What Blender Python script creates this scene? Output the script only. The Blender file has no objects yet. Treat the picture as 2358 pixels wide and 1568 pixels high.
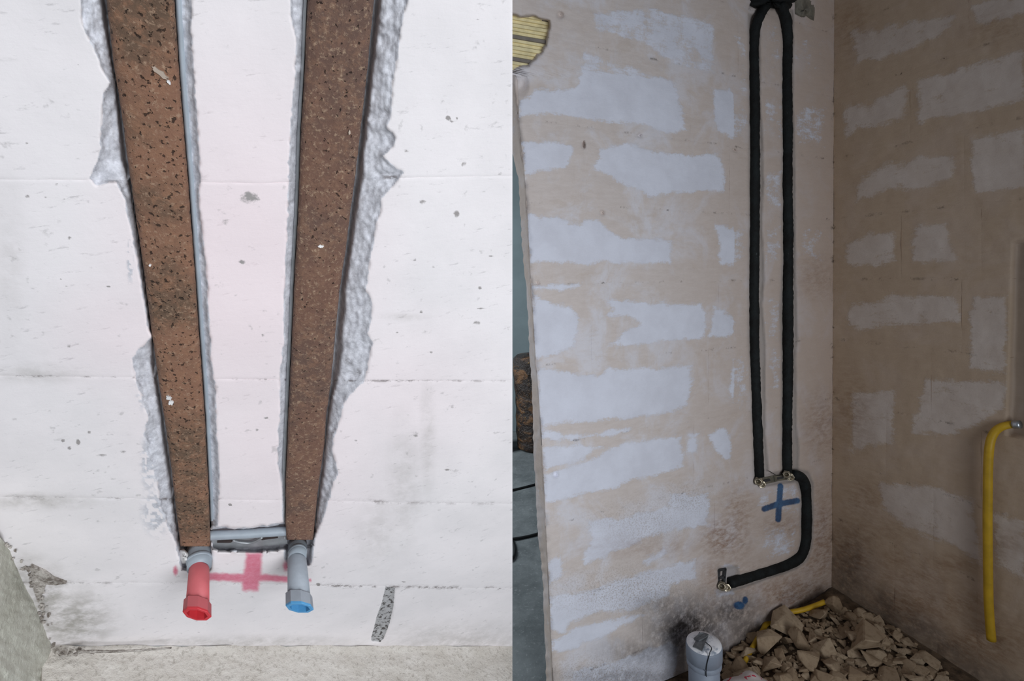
import bpy, bmesh, math, random
import numpy as np
from mathutils import Vector, Matrix

random.seed(7); rng = np.random.default_rng(7)
S = bpy.context.scene
COL = S.collection

# ------------------------------------------------------------------ camera
W, H, F = 2358.0, 1568.0, 1140.0            # frame and focal length in pixels
CX, CY = W/2, H/2
def nrm(v):
    v = np.asarray(v, float); return v/np.linalg.norm(v)
DOWN = nrm((500, 9100, F))                  # direction of gravity in camera axes (x right, y down, z forward)
ZW = -DOWN
YW = nrm(np.array((0, 0, 1.0)) - DOWN*DOWN[2])
XW = np.cross(YW, ZW)
M = np.array((XW, YW, ZW))                  # camera axes -> world axes
CAM = np.array((0.0, 0.0, 1.43))
cd = bpy.data.cameras.new('camera'); cam = bpy.data.objects.new('camera', cd); COL.objects.link(cam)
cd.sensor_fit = 'HORIZONTAL'; cd.sensor_width = 36; cd.lens = F/W*36; cd.clip_start = .02; cd.clip_end = 60
rt, up, bk = M @ (1, 0, 0), M @ (0, -1, 0), M @ (0, 0, -1)
cam.matrix_world = Matrix(((rt[0], up[0], bk[0], CAM[0]), (rt[1], up[1], bk[1], CAM[1]), (rt[2], up[2], bk[2], CAM[2]), (0, 0, 0, 1)))
S.camera = cam

# ------------------------------------------------------------------ world, lights, exposure
wd = bpy.data.worlds.new('world'); S.world = wd; wd.use_nodes = True
wd.node_tree.nodes['Background'].inputs[0].default_value = (.80, .88, 1, 1)
wd.node_tree.nodes['Background'].inputs[1].default_value = .135
def area(name, loc, target, sx, sy, power, col=(1, 1, 1), spread=180):
    l = bpy.data.lights.new(name, 'AREA'); l.shape = 'RECTANGLE'; l.size = sx; l.size_y = sy
    l.energy = power; l.color = col; l.spread = math.radians(spread)
    o = bpy.data.objects.new(name, l); COL.objects.link(o); o.location = loc
    o.rotation_euler = (Vector(target)-Vector(loc)).to_track_quat('-Z', 'Y').to_euler()
    return o
area('window_daylight', (1.02, -1.2, 1.1), (-.75, 1.0, 1.02), 1.5, 1.5, 26, (.90, .95, 1), 116)
area('far_room_fill', (-1.9, 3.2, 1.9), (.2, 3.2, .3), .9, 1.2, 60, (.88, .95, 1))  # unseen fill light added to brighten the space beyond the opening
S.view_settings.view_transform = 'Standard'; S.view_settings.look = 'None'
S.view_settings.exposure = 0.0; S.view_settings.gamma = 1; S.view_settings.use_curve_mapping = False

# ------------------------------------------------------------------ helpers: geometry
def ray(px):                                # px (N,2) -> world directions with unit camera depth
    px = np.atleast_2d(np.asarray(px, float))
    c = np.column_stack(((px[:, 0]-CX)/F, (px[:, 1]-CY)/F, np.ones(len(px))))
    return c @ M.T
class Plane:
    def __init__(s, p, n):
        s.p = np.asarray(p, float); s.n = nrm(n)
        if np.dot(CAM-s.p, s.n) < 0: s.n = -s.n
    def hit(s, px, h=0.0):                  # point on the surface raised by h (m) towards the viewer
        d = ray(px); den = d @ s.n
        t = (np.dot(s.p-CAM, s.n)+np.asarray(h))/den
        return CAM + d*t[:, None]
    def dist(s, q): return (np.asarray(q)-s.p) @ s.n
def P1(plane, x, y, h=0.0): return plane.hit([(x, y)], h)[0]
def depth(q): return float((np.asarray(q)-CAM) @ (M @ np.array((0, 0, 1.0))))
def px_m(plane, x, y): return depth(P1(plane, x, y))/F      # metres per pixel

def vnoise(x, y, sc, seed=0):               # value noise 0..1
    r = np.random.default_rng(seed); T = r.random((64, 64))
    x = np.asarray(x)/sc; y = np.asarray(y)/sc
    i = np.floor(x).astype(int); j = np.floor(y).astype(int); u = x-i; v = y-j
    u = u*u*(3-2*u); v = v*v*(3-2*v)
    a = T[i % 64, j % 64]; b = T[(i+1) % 64, j % 64]; c = T[i % 64, (j+1) % 64]; d = T[(i+1) % 64, (j+1) % 64]
    return (a*(1-u)+b*u)*(1-v)+(c*(1-u)+d*u)*v
def fbm(x, y, sc, seed=0):
    return .55*vnoise(x, y, sc, seed)+.3*vnoise(x, y, sc/2.1, seed+1)+.15*vnoise(x, y, sc/4.3, seed+2)
def sdpoly(x, y, poly):                     # signed distance in pixels, positive inside
    p = np.asarray(poly, float); best = np.full(x.shape, 1e9); ins = np.zeros(x.shape, bool)
    n = len(p)
    for k in range(n):
        ax, ay = p[k]; bx, by = p[(k+1) % n]; ex, ey = bx-ax, by-ay
        t = np.clip(((x-ax)*ex+(y-ay)*ey)/(ex*ex+ey*ey+1e-9), 0, 1)
        best = np.minimum(best, np.hypot(x-ax-t*ex, y-ay-t*ey))
        c = ((ay > y) != (by > y))
        with np.errstate(divide='ignore', invalid='ignore'):
            xi = ax+(y-ay)*ex/(ey if ey else 1e-9)
        ins ^= (c & (x < xi))
    return np.where(ins, best, -best)
def dline(x, y, pts):                       # distance to a polyline
    p = np.asarray(pts, float); best = np.full(x.shape, 1e9)
    for (ax, ay), (bx, by) in zip(p[:-1], p[1:]):
        ex, ey = bx-ax, by-ay
        t = np.clip(((x-ax)*ex+(y-ay)*ey)/(ex*ex+ey*ey+1e-9), 0, 1)
        best = np.minimum(best, np.hypot(x-ax-t*ex, y-ay-t*ey))
    return best
def ss(a, b, v): t = np.clip((v-a)/(b-a), 0, 1); return t*t*(3-2*t)
def blobs(x, y, lst):
    o = np.zeros(x.shape)
    for b in lst:
        bx, by, rx, ry = b[:4]; s = b[4] if len(b) > 4 else 1
        o = np.maximum(o, s*np.clip(1.25-np.hypot((x-bx)/rx, (y-by)/ry), 0, 1))
    return o

def mesh_obj(name, v, f, mat=None, parent=None, smooth=True, attrs=None):
    me = bpy.data.meshes.new(name); me.from_pydata([tuple(map(float, q)) for q in v], [], f)
    if smooth: me.polygons.foreach_set('use_smooth', [True]*len(me.polygons))
    if attrs:
        for k, a in attrs.items():
            at = me.attributes.new(k, 'FLOAT_COLOR', 'POINT')
            at.data.foreach_set('color', np.asarray(a, np.float32).ravel())
    me.update()
    if mat: me.materials.append(mat)
    o = bpy.data.objects.new(name, me); COL.objects.link(o)
    if parent: o.parent = parent
    return o
def bm_obj(name, bm, mat, parent=None, smooth=False):
    me = bpy.data.meshes.new(name); bm.to_mesh(me); bm.free()
    if smooth: me.polygons.foreach_set('use_smooth', [True]*len(me.polygons))
    me.materials.append(mat)
    o = bpy.data.objects.new(name, me); COL.objects.link(o)
    if parent: o.parent = parent
    return o
def tag(o, label, cat, group=None, kind=None):
    if label: o['label'] = label
    if cat: o['category'] = cat
    if group: o['group'] = group
    if kind: o['kind'] = kind
    return o
def empty(name, loc):
    o = bpy.data.objects.new(name, None); COL.objects.link(o); o.location = tuple(map(float, loc)); o.empty_display_size = .05
    return o
def adopt(child, root):                     # parent without moving the world-space mesh
    child.parent = root; child.matrix_parent_inverse = Matrix.Translation(root.location).inverted()
    return child

def patch(name, parent, P, xl, xr, yt, yb, hf, af, mat, step=4.0, back=.06, rim=.0015, seed=0):
    """One block: a relief surface with turned-in edges and side faces. xl/xr: x(y) functions, yt/yb: y(x) functions."""
    xm0, xm1 = xl(.5*(yt(0)+yb(0))), xr(.5*(yt(0)+yb(0)))
    nu = max(2, int(abs(xm1-xm0)/step)); nv = max(2, int(abs(yb(xm0)-yt(xm0))/step))
    s, t = np.meshgrid(np.linspace(0, 1, nu+1), np.linspace(0, 1, nv+1))
    x = xm0+(xm1-xm0)*s
    y = None
    for _ in range(3):
        y = yt(x)*(1-t)+yb(x)*t
        x = xl(y)*(1-s)+xr(y)*s
    x = x.ravel(); y = y.ravel(); s = s.ravel(); t = t.ravel()
    h = hf(x, y)
    edge = (s == 0) | (s == 1) | (t == 0) | (t == 1)
    h = h-np.where(edge, rim*(.25+1.5*vnoise(x, y, 23, seed+5)), 0)
    v = P.hit(np.column_stack((x, y)), h)
    idx = np.arange((nu+1)*(nv+1)).reshape(nv+1, nu+1)
    f = np.column_stack((idx[:-1, :-1].ravel(), idx[1:, :-1].ravel(), idx[1:, 1:].ravel(), idx[:-1, 1:].ravel())).tolist()
    loop = list(idx[0, :])+list(idx[1:, -1])+list(idx[-1, -2::-1])+list(idx[-2:0, 0])
    n0 = len(v); L = len(loop); vb = np.vstack((v[loop], v[loop]-P.n*back))      # own vertices, so the edge stays sharp
    for k in range(L):
        f.append([n0+k, n0+(k+1) % L, n0+L+(k+1) % L, n0+L+k])
    a = af(x, y)
    at = {k: np.vstack((q, q[loop], q[loop])) for k, q in a.items()}
    return mesh_obj(name, np.vstack((v, vb)), f, mat, parent, True, at)

def resample(pts, n):
    p = np.asarray(pts, float); d = np.r_[0, np.cumsum(np.linalg.norm(np.diff(p[:, :2], axis=0), axis=1))]
    u = np.linspace(0, d[-1], n)
    q = np.column_stack([np.interp(u, d, p[:, k]) for k in range(p.shape[1])])
    k = max(1, n//(2*len(p)))               # soften the corners
    ker = np.ones(2*k+1)/(2*k+1)
    out = q.copy()
    for c in range(q.shape[1]):
        out[:, c] = np.convolve(np.r_[np.full(k, q[0, c]), q[:, c], np.full(k, q[-1, c])], ker, 'valid')
    out[0], out[-1] = q[0], q[-1]
    return out
def frames(c):
    t = np.gradient(c, axis=0); t /= np.linalg.norm(t, axis=1)[:, None]
    a = np.cross(t[0], (0, 0, 1.0)); a = a if np.linalg.norm(a) > .1 else np.cross(t[0], (0, 1.0, 0)); a = nrm(a)
    A = []; 
    for k in range(len(c)):
        a = nrm(a-t[k]*np.dot(a, t[k])); A.append(a)
    A = np.array(A); return A, np.cross(t, A), t
def sweep(name, c, r, mat, parent=None, seg=16, jitter=0, seed=0, caps=True, smooth=True):
    c = np.asarray(c, float); n = len(c); r = np.broadcast_to(np.asarray(r, float), (n,))
    A, B, T = frames(c); an = np.linspace(0, 2*math.pi, seg, endpoint=False)
    g = np.random.default_rng(seed); J = 1+jitter*(g.random((n, seg))-.5)
    v = (c[:, None]+(r[:, None]*J)[:, :, None]*(np.cos(an)[None, :, None]*A[:, None]+np.sin(an)[None, :, None]*B[:, None])).reshape(-1, 3)
    f = [[k*seg+i, k*seg+(i+1) % seg, (k+1)*seg+(i+1) % seg, (k+1)*seg+i] for k in range(n-1) for i in range(seg)]
    if caps: f += [list(range(seg))[::-1], [(n-1)*seg+i for i in range(seg)]]
    return mesh_obj(name, v, f, mat, parent, smooth)
def revolve(name, a, b, prof, mat, parent=None, seg=24, smooth=True, twist=0, ring=None, caps=True):
    """Profile [(t, r)...] turned about the line a->b; t in metres from a along the line."""
    a = np.asarray(a, float); d = nrm(np.asarray(b, float)-a)
    u = np.cross(d, (0, 0, 1.0)); u = nrm(u if np.linalg.norm(u) > .05 else np.cross(d, (1.0, 0, 0))); w = np.cross(d, u)
    if ring is not None: u = nrm(ring); w = nrm(np.cross(d, u))
    v = []; f = []
    for t, r in prof:
        for k in range(seg):
            q = twist+2*math.pi*k/seg; v.append(a+d*t+r*(math.cos(q)*u+math.sin(q)*w))
    n = len(prof)
    for i in range(n-1):
        for k in range(seg): f.append([i*seg+k, i*seg+(k+1) % seg, (i+1)*seg+(k+1) % seg, (i+1)*seg+k])
    if caps: f += [list(range(seg))[::-1], [(n-1)*seg+k for k in range(seg)]]
    return mesh_obj(name, v, f, mat, parent, smooth)
def slab(name, poly, P, h0, h1, mat, parent=None, smooth=False):   # pixel outline laid on a plane and given thickness
    n = len(poly); v = np.vstack((P.hit(poly, h1), P.hit(poly, h1)-P.n*(h1-h0)))
    f = [list(range(n)), list(range(n, 2*n))[::-1]]+[[k, (k+1) % n, n+(k+1) % n, n+k] for k in range(n)]
    return mesh_obj(name, v, f, mat, parent, smooth)
def fnxy(pts, axis=1):                      # x(y) (axis=1) or y(x) (axis=0) through traced points
    p = sorted(pts, key=lambda q: q[axis]); a = np.array([q[axis] for q in p], float); b = np.array([q[1-axis] for q in p], float)
    return lambda t: np.interp(t, a, b)

# ------------------------------------------------------------------ helpers: materials
def lin(r, g, b):
    f = lambda c: (c/255/12.92 if c/255 <= .04045 else ((c/255+.055)/1.055)**2.4)
    return (f(r), f(g), f(b), 1)
class NT:
    def __init__(s, name, rough=.9, metal=0, spec=.3):
        s.m = bpy.data.materials.new(name); s.m.use_nodes = True; s.t = s.m.node_tree; s.b = s.t.nodes['Principled BSDF']
        s.b.inputs['Roughness'].default_value = rough; s.b.inputs['Metallic'].default_value = metal
        s.b.inputs['Specular IOR Level'].default_value = spec
        s.co = s.n('ShaderNodeTexCoord').outputs['Object']
    def n(s, k, **kw):
        q = s.t.nodes.new(k)
        for a, b in kw.items(): setattr(q, a, b)
        return q
    def l(s, a, b): s.t.links.new(a, b)
    def put(s, sock, val):
        if hasattr(val, 'links') or hasattr(val, 'is_output'): s.l(val, sock)
        else: sock.default_value = val
    def noise(s, scale, detail=6, rough=.6, sx=None, dist=0):
        q = s.n('ShaderNodeTexNoise'); q.inputs['Scale'].default_value = scale; q.inputs['Detail'].default_value = detail
        q.inputs['Roughness'].default_value = rough; q.inputs['Distortion'].default_value = dist
        c = s.co
        if sx: mp = s.n('ShaderNodeMapping'); mp.inputs['Scale'].default_value = sx; s.l(s.co, mp.inputs[0]); c = mp.outputs[0]
        s.l(c, q.inputs['Vector']); return q.outputs['Fac']
    def math(s, op, a, b=0.0, c=0.0):
        q = s.n('ShaderNodeMath', operation=op)
        for k, v in enumerate((a, b, c)): s.put(q.inputs[k], v)
        return q.outputs[0]
    def ramp(s, f, a, b):                   # smooth 0..1 between a and b
        q = s.n('ShaderNodeMapRange', interpolation_type='SMOOTHSTEP'); s.put(q.inputs[0], f)
        q.inputs[1].default_value = a; q.inputs[2].default_value = b; return q.outputs[0]
    def mix(s, f, a, b):
        q = s.n('ShaderNodeMix', data_type='RGBA'); s.put(q.inputs[0], f); s.put(q.inputs[6], a); s.put(q.inputs[7], b); return q.outputs[2]
    def attr(s, name):
        q = s.n('ShaderNodeAttribute', attribute_name=name); p = s.n('ShaderNodeSeparateColor'); s.l(q.outputs['Color'], p.inputs[0])
        return p.outputs[0], p.outputs[1], p.outputs[2], q.outputs['Alpha']
    def bump(s, f, dist=.002, strength=.6):
        q = s.n('ShaderNodeBump'); q.inputs['Distance'].default_value = dist; q.inputs['Strength'].default_value = strength
        s.put(q.inputs['Height'], f); s.l(q.outputs[0], s.b.inputs['Normal'])
    def col(s, c): s.put(s.b.inputs['Base Color'], c); return s.m
def plain(name, rgb, rough=.6, metal=0, var=.12, scale=40, bump=0, spec=.4):
    q = NT(name, rough, metal, spec); c = lin(*rgb); d = tuple(min(1, x*(1-2*var)) for x in c[:3])+(1,); e = tuple(min(1, x*(1+var)) for x in c[:3])+(1,)
    nz = q.noise(scale, 5)
    if bump: q.bump(q.noise(scale*2.5, 4), bump)
    return q.col(q.mix(q.ramp(nz, .3, .7), d, e))

# wall of the close-up: m1 = (chipped, grey tone, red paint, pinkish lens cast put into the colour) m2 = (dark concrete, spots, joint, -)
q = NT('pale_block_wall', .95, 0, .15)
chip, grey_tone, red, pink_cast = q.attr('m1'); conc, spot, joint, _ = q.attr('m2')
big = q.noise(9, 5); fine = q.noise(170, 5, .7); streak = q.noise(30, 6, .7, (1, 1, 6))
hair = q.noise(1, 5, .7, (22, 190, 190))
c = q.mix(q.ramp(big, .3, .75), lin(236, 229, 229), lin(225, 219, 219))
c = q.mix(q.math('MULTIPLY', q.ramp(hair, .60, .72), .38), c, lin(150, 146, 146))
c = q.mix(q.math('MULTIPLY', pink_cast, .55), c, lin(244, 217, 220))
c = q.mix(q.math('MULTIPLY', q.ramp(streak, .62, .8), .35), c, lin(176, 172, 170))
c = q.mix(q.math('MULTIPLY', q.ramp(q.noise(75, 4, .6), .64, .74), .4), c, lin(160, 156, 154))
c = q.mix(q.math('MULTIPLY', grey_tone, q.ramp(q.noise(45, 6, .7), .25, .7)), c, lin(150, 145, 136))
c = q.mix(q.ramp(q.math('ADD', spot, q.math('MULTIPLY', q.math('SUBTRACT', fine, .5), 1.0)), .45, .75), c, lin(158, 152, 150))
c = q.mix(q.math('MULTIPLY', q.ramp(chip, .05, .5), .9), c, q.mix(q.ramp(q.noise(120, 6, .75), .3, .7), lin(166, 166, 172), lin(218, 218, 224)))
c = q.mix(q.math('MULTIPLY', joint, q.ramp(q.noise(28, 6, .8, (1, 1, 1)), .48, .62)), c, lin(88, 76, 72))
c = q.mix(q.ramp(q.math('ADD', conc, q.math('MULTIPLY', q.math('SUBTRACT', fine, .5), .5)), .45, .6), c, q.mix(q.ramp(q.noise(150, 3, .6), .5, .62), lin(172, 170, 170), lin(84, 80, 78)))
c = q.mix(q.math('MULTIPLY', q.ramp(q.math('ADD', red, q.math('MULTIPLY', q.math('SUBTRACT', fine, .5), .6)), .15, .85), .9), c, q.mix(q.ramp(fine, .3, .7), lin(208, 98, 122), lin(216, 124, 146)))
q.bump(q.math('ADD', q.math('SUBTRACT', q.math('MULTIPLY', fine, .45), q.math('MULTIPLY', hair, .5)), q.math('ADD', q.math('MULTIPLY', streak, .25), q.math('MULTIPLY', chip, q.noise(110, 6, .75)))), .0009, .5)
MAT_A = q.col(c)

# walls of the dim room: m1 = (bare block, brown stains and painted shade, dark smudges and painted shade, blue paint) m2 = (clean cut, crack, warm, speckle)
def dim_wall(name, bright):
    q = NT(name, .95, 0, .12)
    pt, stain_shade, smudge_shade, blue = q.attr('m1'); cut, crack, warm, speck = q.attr('m2')
    nz = q.noise(16, 7, .65, None, .4); fine = q.noise(190, 4, .7); st = q.noise(22, 6, .7, (1, 1, 4)); stv = q.noise(26, 6, .7, (4, 4, .8))
    m = q.math('ADD', pt, q.math('MULTIPLY', q.math('SUBTRACT', nz, .5), .7))
    m = q.math('ADD', m, q.math('MULTIPLY', q.math('SUBTRACT', st, .5), .55))
    m = q.math('ADD', m, q.math('MULTIPLY', q.math('SUBTRACT', fine, .5), .3))
    m = q.ramp(m, .40, .60)
    mort = q.mix(q.ramp(st, .25, .75), lin(*bright[1]), lin(*bright[2]))
    mort = q.mix(q.math('MULTIPLY', q.ramp(q.noise(6, 6, .65, None, .5), .45, .65), .55), mort, lin(*bright[0]))
    mort = q.mix(q.math('MULTIPLY', q.ramp(q.noise(10, 6, .7, (1, 1, 2), .3), .55, .7), .4), mort, lin(*bright[4]))
    mort = q.mix(q.math('MULTIPLY', warm, .9), mort, lin(*bright[3]))
    mort = q.mix(q.math('MULTIPLY', q.ramp(stv, .55, .75), .35), mort, lin(*bright[4]))
    blk = q.mix(q.ramp(q.noise(11, 5), .3, .7), lin(*bright[0]), lin(*bright[5]))
    c = q.mix(m, mort, blk)
    c = q.mix(q.math('MULTIPLY', speck, q.ramp(q.noise(200, 4, .75), .45, .65)), c, lin(168, 156, 148))
    c = q.mix(q.math('MULTIPLY', stain_shade, q.ramp(q.noise(30, 6, .75, (1, 1, 2.5)), .3, .7)), c, lin(132, 92, 58))
    c = q.mix(q.math('MULTIPLY', smudge_shade, q.ramp(q.noise(40, 6, .75), .2, .6)), c, lin(72, 66, 64))
    c = q.mix(q.math('MULTIPLY', cut, .8), c, lin(168, 158, 152))
    c = q.mix(q.math('MULTIPLY', crack, q.ramp(q.noise(24, 6, .8), .54, .66)), c, lin(62, 50, 40))
    c = q.mix(q.math('MULTIPLY', q.ramp(q.math('ADD', blue, q.math('MULTIPLY', q.math('SUBTRACT', fine, .5), .5)), .35, .7), .92), c, q.mix(q.ramp(nz, .4, .6), lin(24, 62, 100), lin(44, 90, 132)))
    q.bump(q.math('ADD', q.math('MULTIPLY', fine, .5), q.math('ADD', st, q.math('MULTIPLY', m, .35))), .002, .6)
    return q.col(c)
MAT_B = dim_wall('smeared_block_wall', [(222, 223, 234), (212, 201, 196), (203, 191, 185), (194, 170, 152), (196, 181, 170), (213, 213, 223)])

MAT_BR = dim_wall('brown_smeared_block_wall', [(214, 200, 190), (204, 186, 166), (192, 174, 154), (188, 160, 134), (186, 164, 142), (206, 190, 178)])
q = NT('rough_screed', .95, 0, .15)
nz = q.noise(14, 7, .7); fi = q.noise(130, 5, .75)
c = q.mix(q.ramp(nz, .3, .7), lin(222, 215, 207), lin(204, 196, 186)); c = q.mix(q.math('MULTIPLY', q.ramp(fi, .52, .66), .6), c, lin(160, 152, 142))
q.bump(q.math('ADD', fi, nz), .004, .8); MAT_SCREED = q.col(c)
q = NT('grey_plaster', .95, 0, .15)
nz = q.noise(9, 7, .65); fi = q.noise(110, 5, .75)
c = q.mix(q.ramp(nz, .3, .7), lin(212, 210, 198), lin(192, 190, 176)); c = q.mix(q.math('MULTIPLY', q.ramp(fi, .58, .7), .5), c, lin(150, 146, 134))
q.bump(q.math('ADD', fi, nz), .004, .8); MAT_GREYPL = q.col(c)
q = NT('broken_mortar', .95, 0, .15)
fi = q.noise(70, 6, .75); q.bump(fi, .006, 1)
MAT_CRUMB = q.col(q.mix(q.ramp(fi, .35, .65), lin(120, 110, 102), lin(206, 198, 190)))
q = NT('concrete_floor', .9, 0, .25)
nz = q.noise(5, 8, .7); fi = q.noise(60, 5, .75)
c = q.mix(q.ramp(nz, .3, .7), lin(128, 134, 136), lin(96, 102, 104)); c = q.mix(q.math('MULTIPLY', q.ramp(fi, .55, .7), .5), c, lin(168, 172, 174))
q.bump(fi, .003, .5); MAT_FLOOR = q.col(c)
MAT_FARWALL = plain('grey_painted_wall', (132, 146, 150), .85, 0, .05, 4)

def rust(name, cols, pit):
    q = NT(name, .72, .0, .35)
    a = q.noise(85, 8, .8, None, .4); b = q.noise(240, 6, .8); p = q.noise(260, 3, .55); big = q.noise(13, 5, .6)
    c = q.mix(q.ramp(big, .38, .62), lin(*cols[0]), lin(*cols[1])); c = q.mix(q.math('MULTIPLY', q.ramp(a, .45, .62), .75), c, lin(*cols[2]))
    c = q.mix(q.math('MULTIPLY', q.ramp(b, .52, .66), .75), c, lin(*cols[3])); c = q.mix(q.math('MULTIPLY', q.ramp(p, pit, pit+.07), .85), c, lin(40, 28, 22))
    q.bump(q.math('ADD', q.math('SUBTRACT', b, q.ramp(p, pit, pit+.07)), a), .0018, .8)
    return q.col(c)
MAT_RUST1 = rust('rusty_steel_pitted', [(146, 107, 86), (108, 86, 70), (156, 115, 90), (184, 153, 128)], .60)
MAT_RUST2 = rust('rusty_steel_flaky', [(122, 90, 76), (108, 84, 74), (142, 108, 88), (188, 160, 134)], .64)
MAT_CHIPW = plain('white_plaster_speck', (236, 232, 230), .9)
MAT_SCRATCH = plain('pale_scrape', (190, 172, 156), .8, 0, .1, 80)
MAT_GREYPVC = plain('grey_plastic', (160, 168, 176), .45, 0, .06, 30, .0004)
MAT_STEELG = plain('galvanised_steel', (158, 160, 162), .4, .35, .08, 60)
MAT_DARKSLOT = plain('dark_slot', (58, 48, 46), .9)
MAT_REDP = plain('red_plug_plastic', (206, 104, 108), .6, 0, .05, 30)
MAT_REDP2 = plain('red_plug_inside', (220, 62, 70), .55, 0, .05, 30)
MAT_BLUEP = plain('dusty_blue_grey_plastic', (160, 166, 174), .6, 0, .06, 40)
MAT_BLUEP2 = plain('blue_plug_plastic', (92, 164, 214), .5, 0, .06, 40)
q = NT('black_foam_insulation', .75, 0, .35)
nz = q.noise(18, 6, .7); fi = q.noise(90, 5, .7)
c = q.mix(q.ramp(nz, .35, .7), lin(9, 10, 10), lin(25, 31, 32)); c = q.mix(q.math('MULTIPLY', q.ramp(q.noise(30, 5, .7, (1, 1, .35)), .66, .74), .5), c, lin(112, 116, 118))
q.bump(q.math('ADD', fi, nz), .003, .7); MAT_FOAM = q.col(c)
MAT_FOIL = plain('grey_crumpled_insulation', (128, 122, 110), .7, 0, .2, 30, .003)
MAT_BRASS = plain('nickel_brass', (182, 170, 150), .3, .8, .1, 60)
MAT_BRKT = plain('dull_steel_bracket', (150, 146, 132), .4, .6, .15, 40)
MAT_BRKD = plain('dark_steel_bracket', (84, 84, 86), .45, .5, .15, 40)
MAT_HOSE = plain('yellow_hose_plastic', (206, 164, 40), .45, 0, .08, 20)
MAT_TIP = plain('aluminium_tip', (190, 194, 198), .3, .8)
MAT_PIPE = plain('grey_drain_pipe', (146, 154, 168), .5, 0, .08, 14)
q = NT('dusty_grey_cap', .7, 0, .3)
nz = q.noise(18, 7, .7)
MAT_CAP = q.col(q.mix(q.ramp(nz, .38, .52), lin(150, 158, 170), lin(240, 238, 240)))
MAT_TAPE = plain('grey_tape', (106, 108, 110), .55, 0, .15, 50)
MAT_WIRE = plain('black_wire', (28, 30, 32), .5)
q = NT('aerated_block_rubble', .95, 0, .12)
nz = q.noise(7, 5, .6); fi = q.noise(120, 5, .7)
oi = q.n('ShaderNodeObjectInfo').outputs['Random']
c = q.mix(oi, lin(168, 144, 118), lin(194, 172, 146)); c = q.mix(q.math('MULTIPLY', q.ramp(nz, .45, .7), .5), c, lin(132, 108, 84))
q.bump(fi, .003, .6); MAT_RUBBLE = q.col(c)
MAT_DUST = plain('rubble_dust', (104, 86, 68), .95, 0, .3, 30, .006)
MAT_SLAT = plain('yellow_wood', (232, 218, 172), .7, 0, .1, 30)
MAT_SLATG = plain('grey_weathered_wood', (128, 120, 112), .8, 0, .1, 30)
q = NT('printed_sack', .6, 0, .3)
wv = q.noise(26, 3, .6, (1, 1, 1), 1.5)
MAT_SACK = q.col(q.mix(q.ramp(wv, .55, .58), lin(226, 214, 210), lin(214, 70, 92)))
q = NT('brown_plastic_wrap', .28, 0, .5)
a = q.noise(7, 6, .7, (1, 1, 1.6), .8); b = q.noise(30, 5, .7)
c = q.mix(q.ramp(a, .45, .62), lin(48, 38, 34), lin(128, 92, 60)); c = q.mix(q.math('MULTIPLY', q.ramp(b, .6, .7), .6), c, lin(190, 150, 90))
q.bump(q.math('ADD', a, b), .02, .8); MAT_WRAP = q.col(c)

# ------------------------------------------------------------------ the dim room on the right: planes
FLOOR = Plane((0, 0, 0), (0, 0, 1))
def dir_w(vp): return nrm(M @ np.array((vp[0]-CX, vp[1]-CY, F)))
def flat(d): return nrm((d[0], d[1], 0))
D1, D2 = flat(dir_w((3770, 610))), flat(dir_w((678, 642)))          # along the back wall, along the right wall
C0 = P1(FLOOR, 1915, 1395)
d_top = ray([(1921, 0)])[0]; k = np.dot((C0-CAM)[:2], d_top[:2])/np.dot(d_top[:2], d_top[:2]); C1 = CAM+d_top*k
CV = nrm(C1-C0)
BACK = Plane(C0, np.cross(CV, D1)); RIGHT = Plane(C0, np.cross(CV, D2))

# floor of the room and of the space beyond the opening
FB = 5.2
bm = bmesh.new(); bmesh.ops.create_grid(bm, x_segments=40, y_segments=40, size=1)
for v in bm.verts: v.co = Vector((v.co.x*3.4+.2, 2.2+v.co.y*3.4, -.004+.004*math.sin(v.co.x*40)*math.cos(v.co.y*31)))
r = bmesh.ops.extrude_face_region(bm, geom=bm.faces[:])
for e in r['geom']:
    if isinstance(e, bmesh.types.BMVert): e.co.z = -.12
tag(bm_obj('floor', bm, MAT_FLOOR), 'rough grey concrete floor seen through the opening', 'floor', None, 'structure')
FAR = Plane((0, 4.55, 0), nrm((.12, -1, 0)))
bm = bmesh.new(); bmesh.ops.create_cube(bm, size=1)
for v in bm.verts: v.co = Vector((v.co.x*5, v.co.y*.12, v.co.z*3.6))
o = bm_obj('wall_far', bm, MAT_FARWALL); o.location = (-.3, 4.62, 1.8); o.rotation_euler.z = -.12
tag(o, 'plain grey wall beyond the opening at the wall end', 'wall', None, 'structure')

# ------------------------------------------------------------------ back wall of the dim room (block by block)
XE = fnxy([(1120, -60), (1120, 160), (1186, 172), (1192, 185), (1195, 275), (1200, 332), (1208, 398), (1213, 464), (1216, 520), (1220, 600), (1226, 700), (1233, 815), (1241, 915), (1248, 1017), (1255, 1160), (1260, 1265), (1265, 1370), (1271, 1509), (1278, 1640), (1290, 1900)])
XB = fnxy([(1100, 160), (1150, 180), (1170, 275), (1178, 348), (1195, 415), (1199, 517), (1205, 600), (1213, 666), (1217, 765), (1221, 832), (1226, 931), (1228, 1017), (1233, 1125), (1239, 1230), (1250, 1334), (1255, 1474), (1260, 1640), (1275, 1900)])
XC = fnxy([(1922, -230), (1921, 0), (1915, 1395), (1915, 1500)])
YC = [-216, -70, 76, 222, 367, 505, 642, 779, 916, 1053, 1190, 1327, 1402]
def jy(yc): return lambda x: 610+(yc-610)*(3770-np.asarray(x))/(3770-1917)
def jyr(yc): return lambda x: 642+(yc-642)*(np.asarray(x)-678)/(1917-678)
TUBE1 = [(1768, 8), (1754, 22), (1743, 45), (1737, 75), (1735, 110), (1737, 200), (1738, 300), (1738, 400), (1737, 520), (1736, 650), (1736, 780), (1738, 850), (1742, 950), (1745, 1020), (1748, 1096)]
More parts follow.
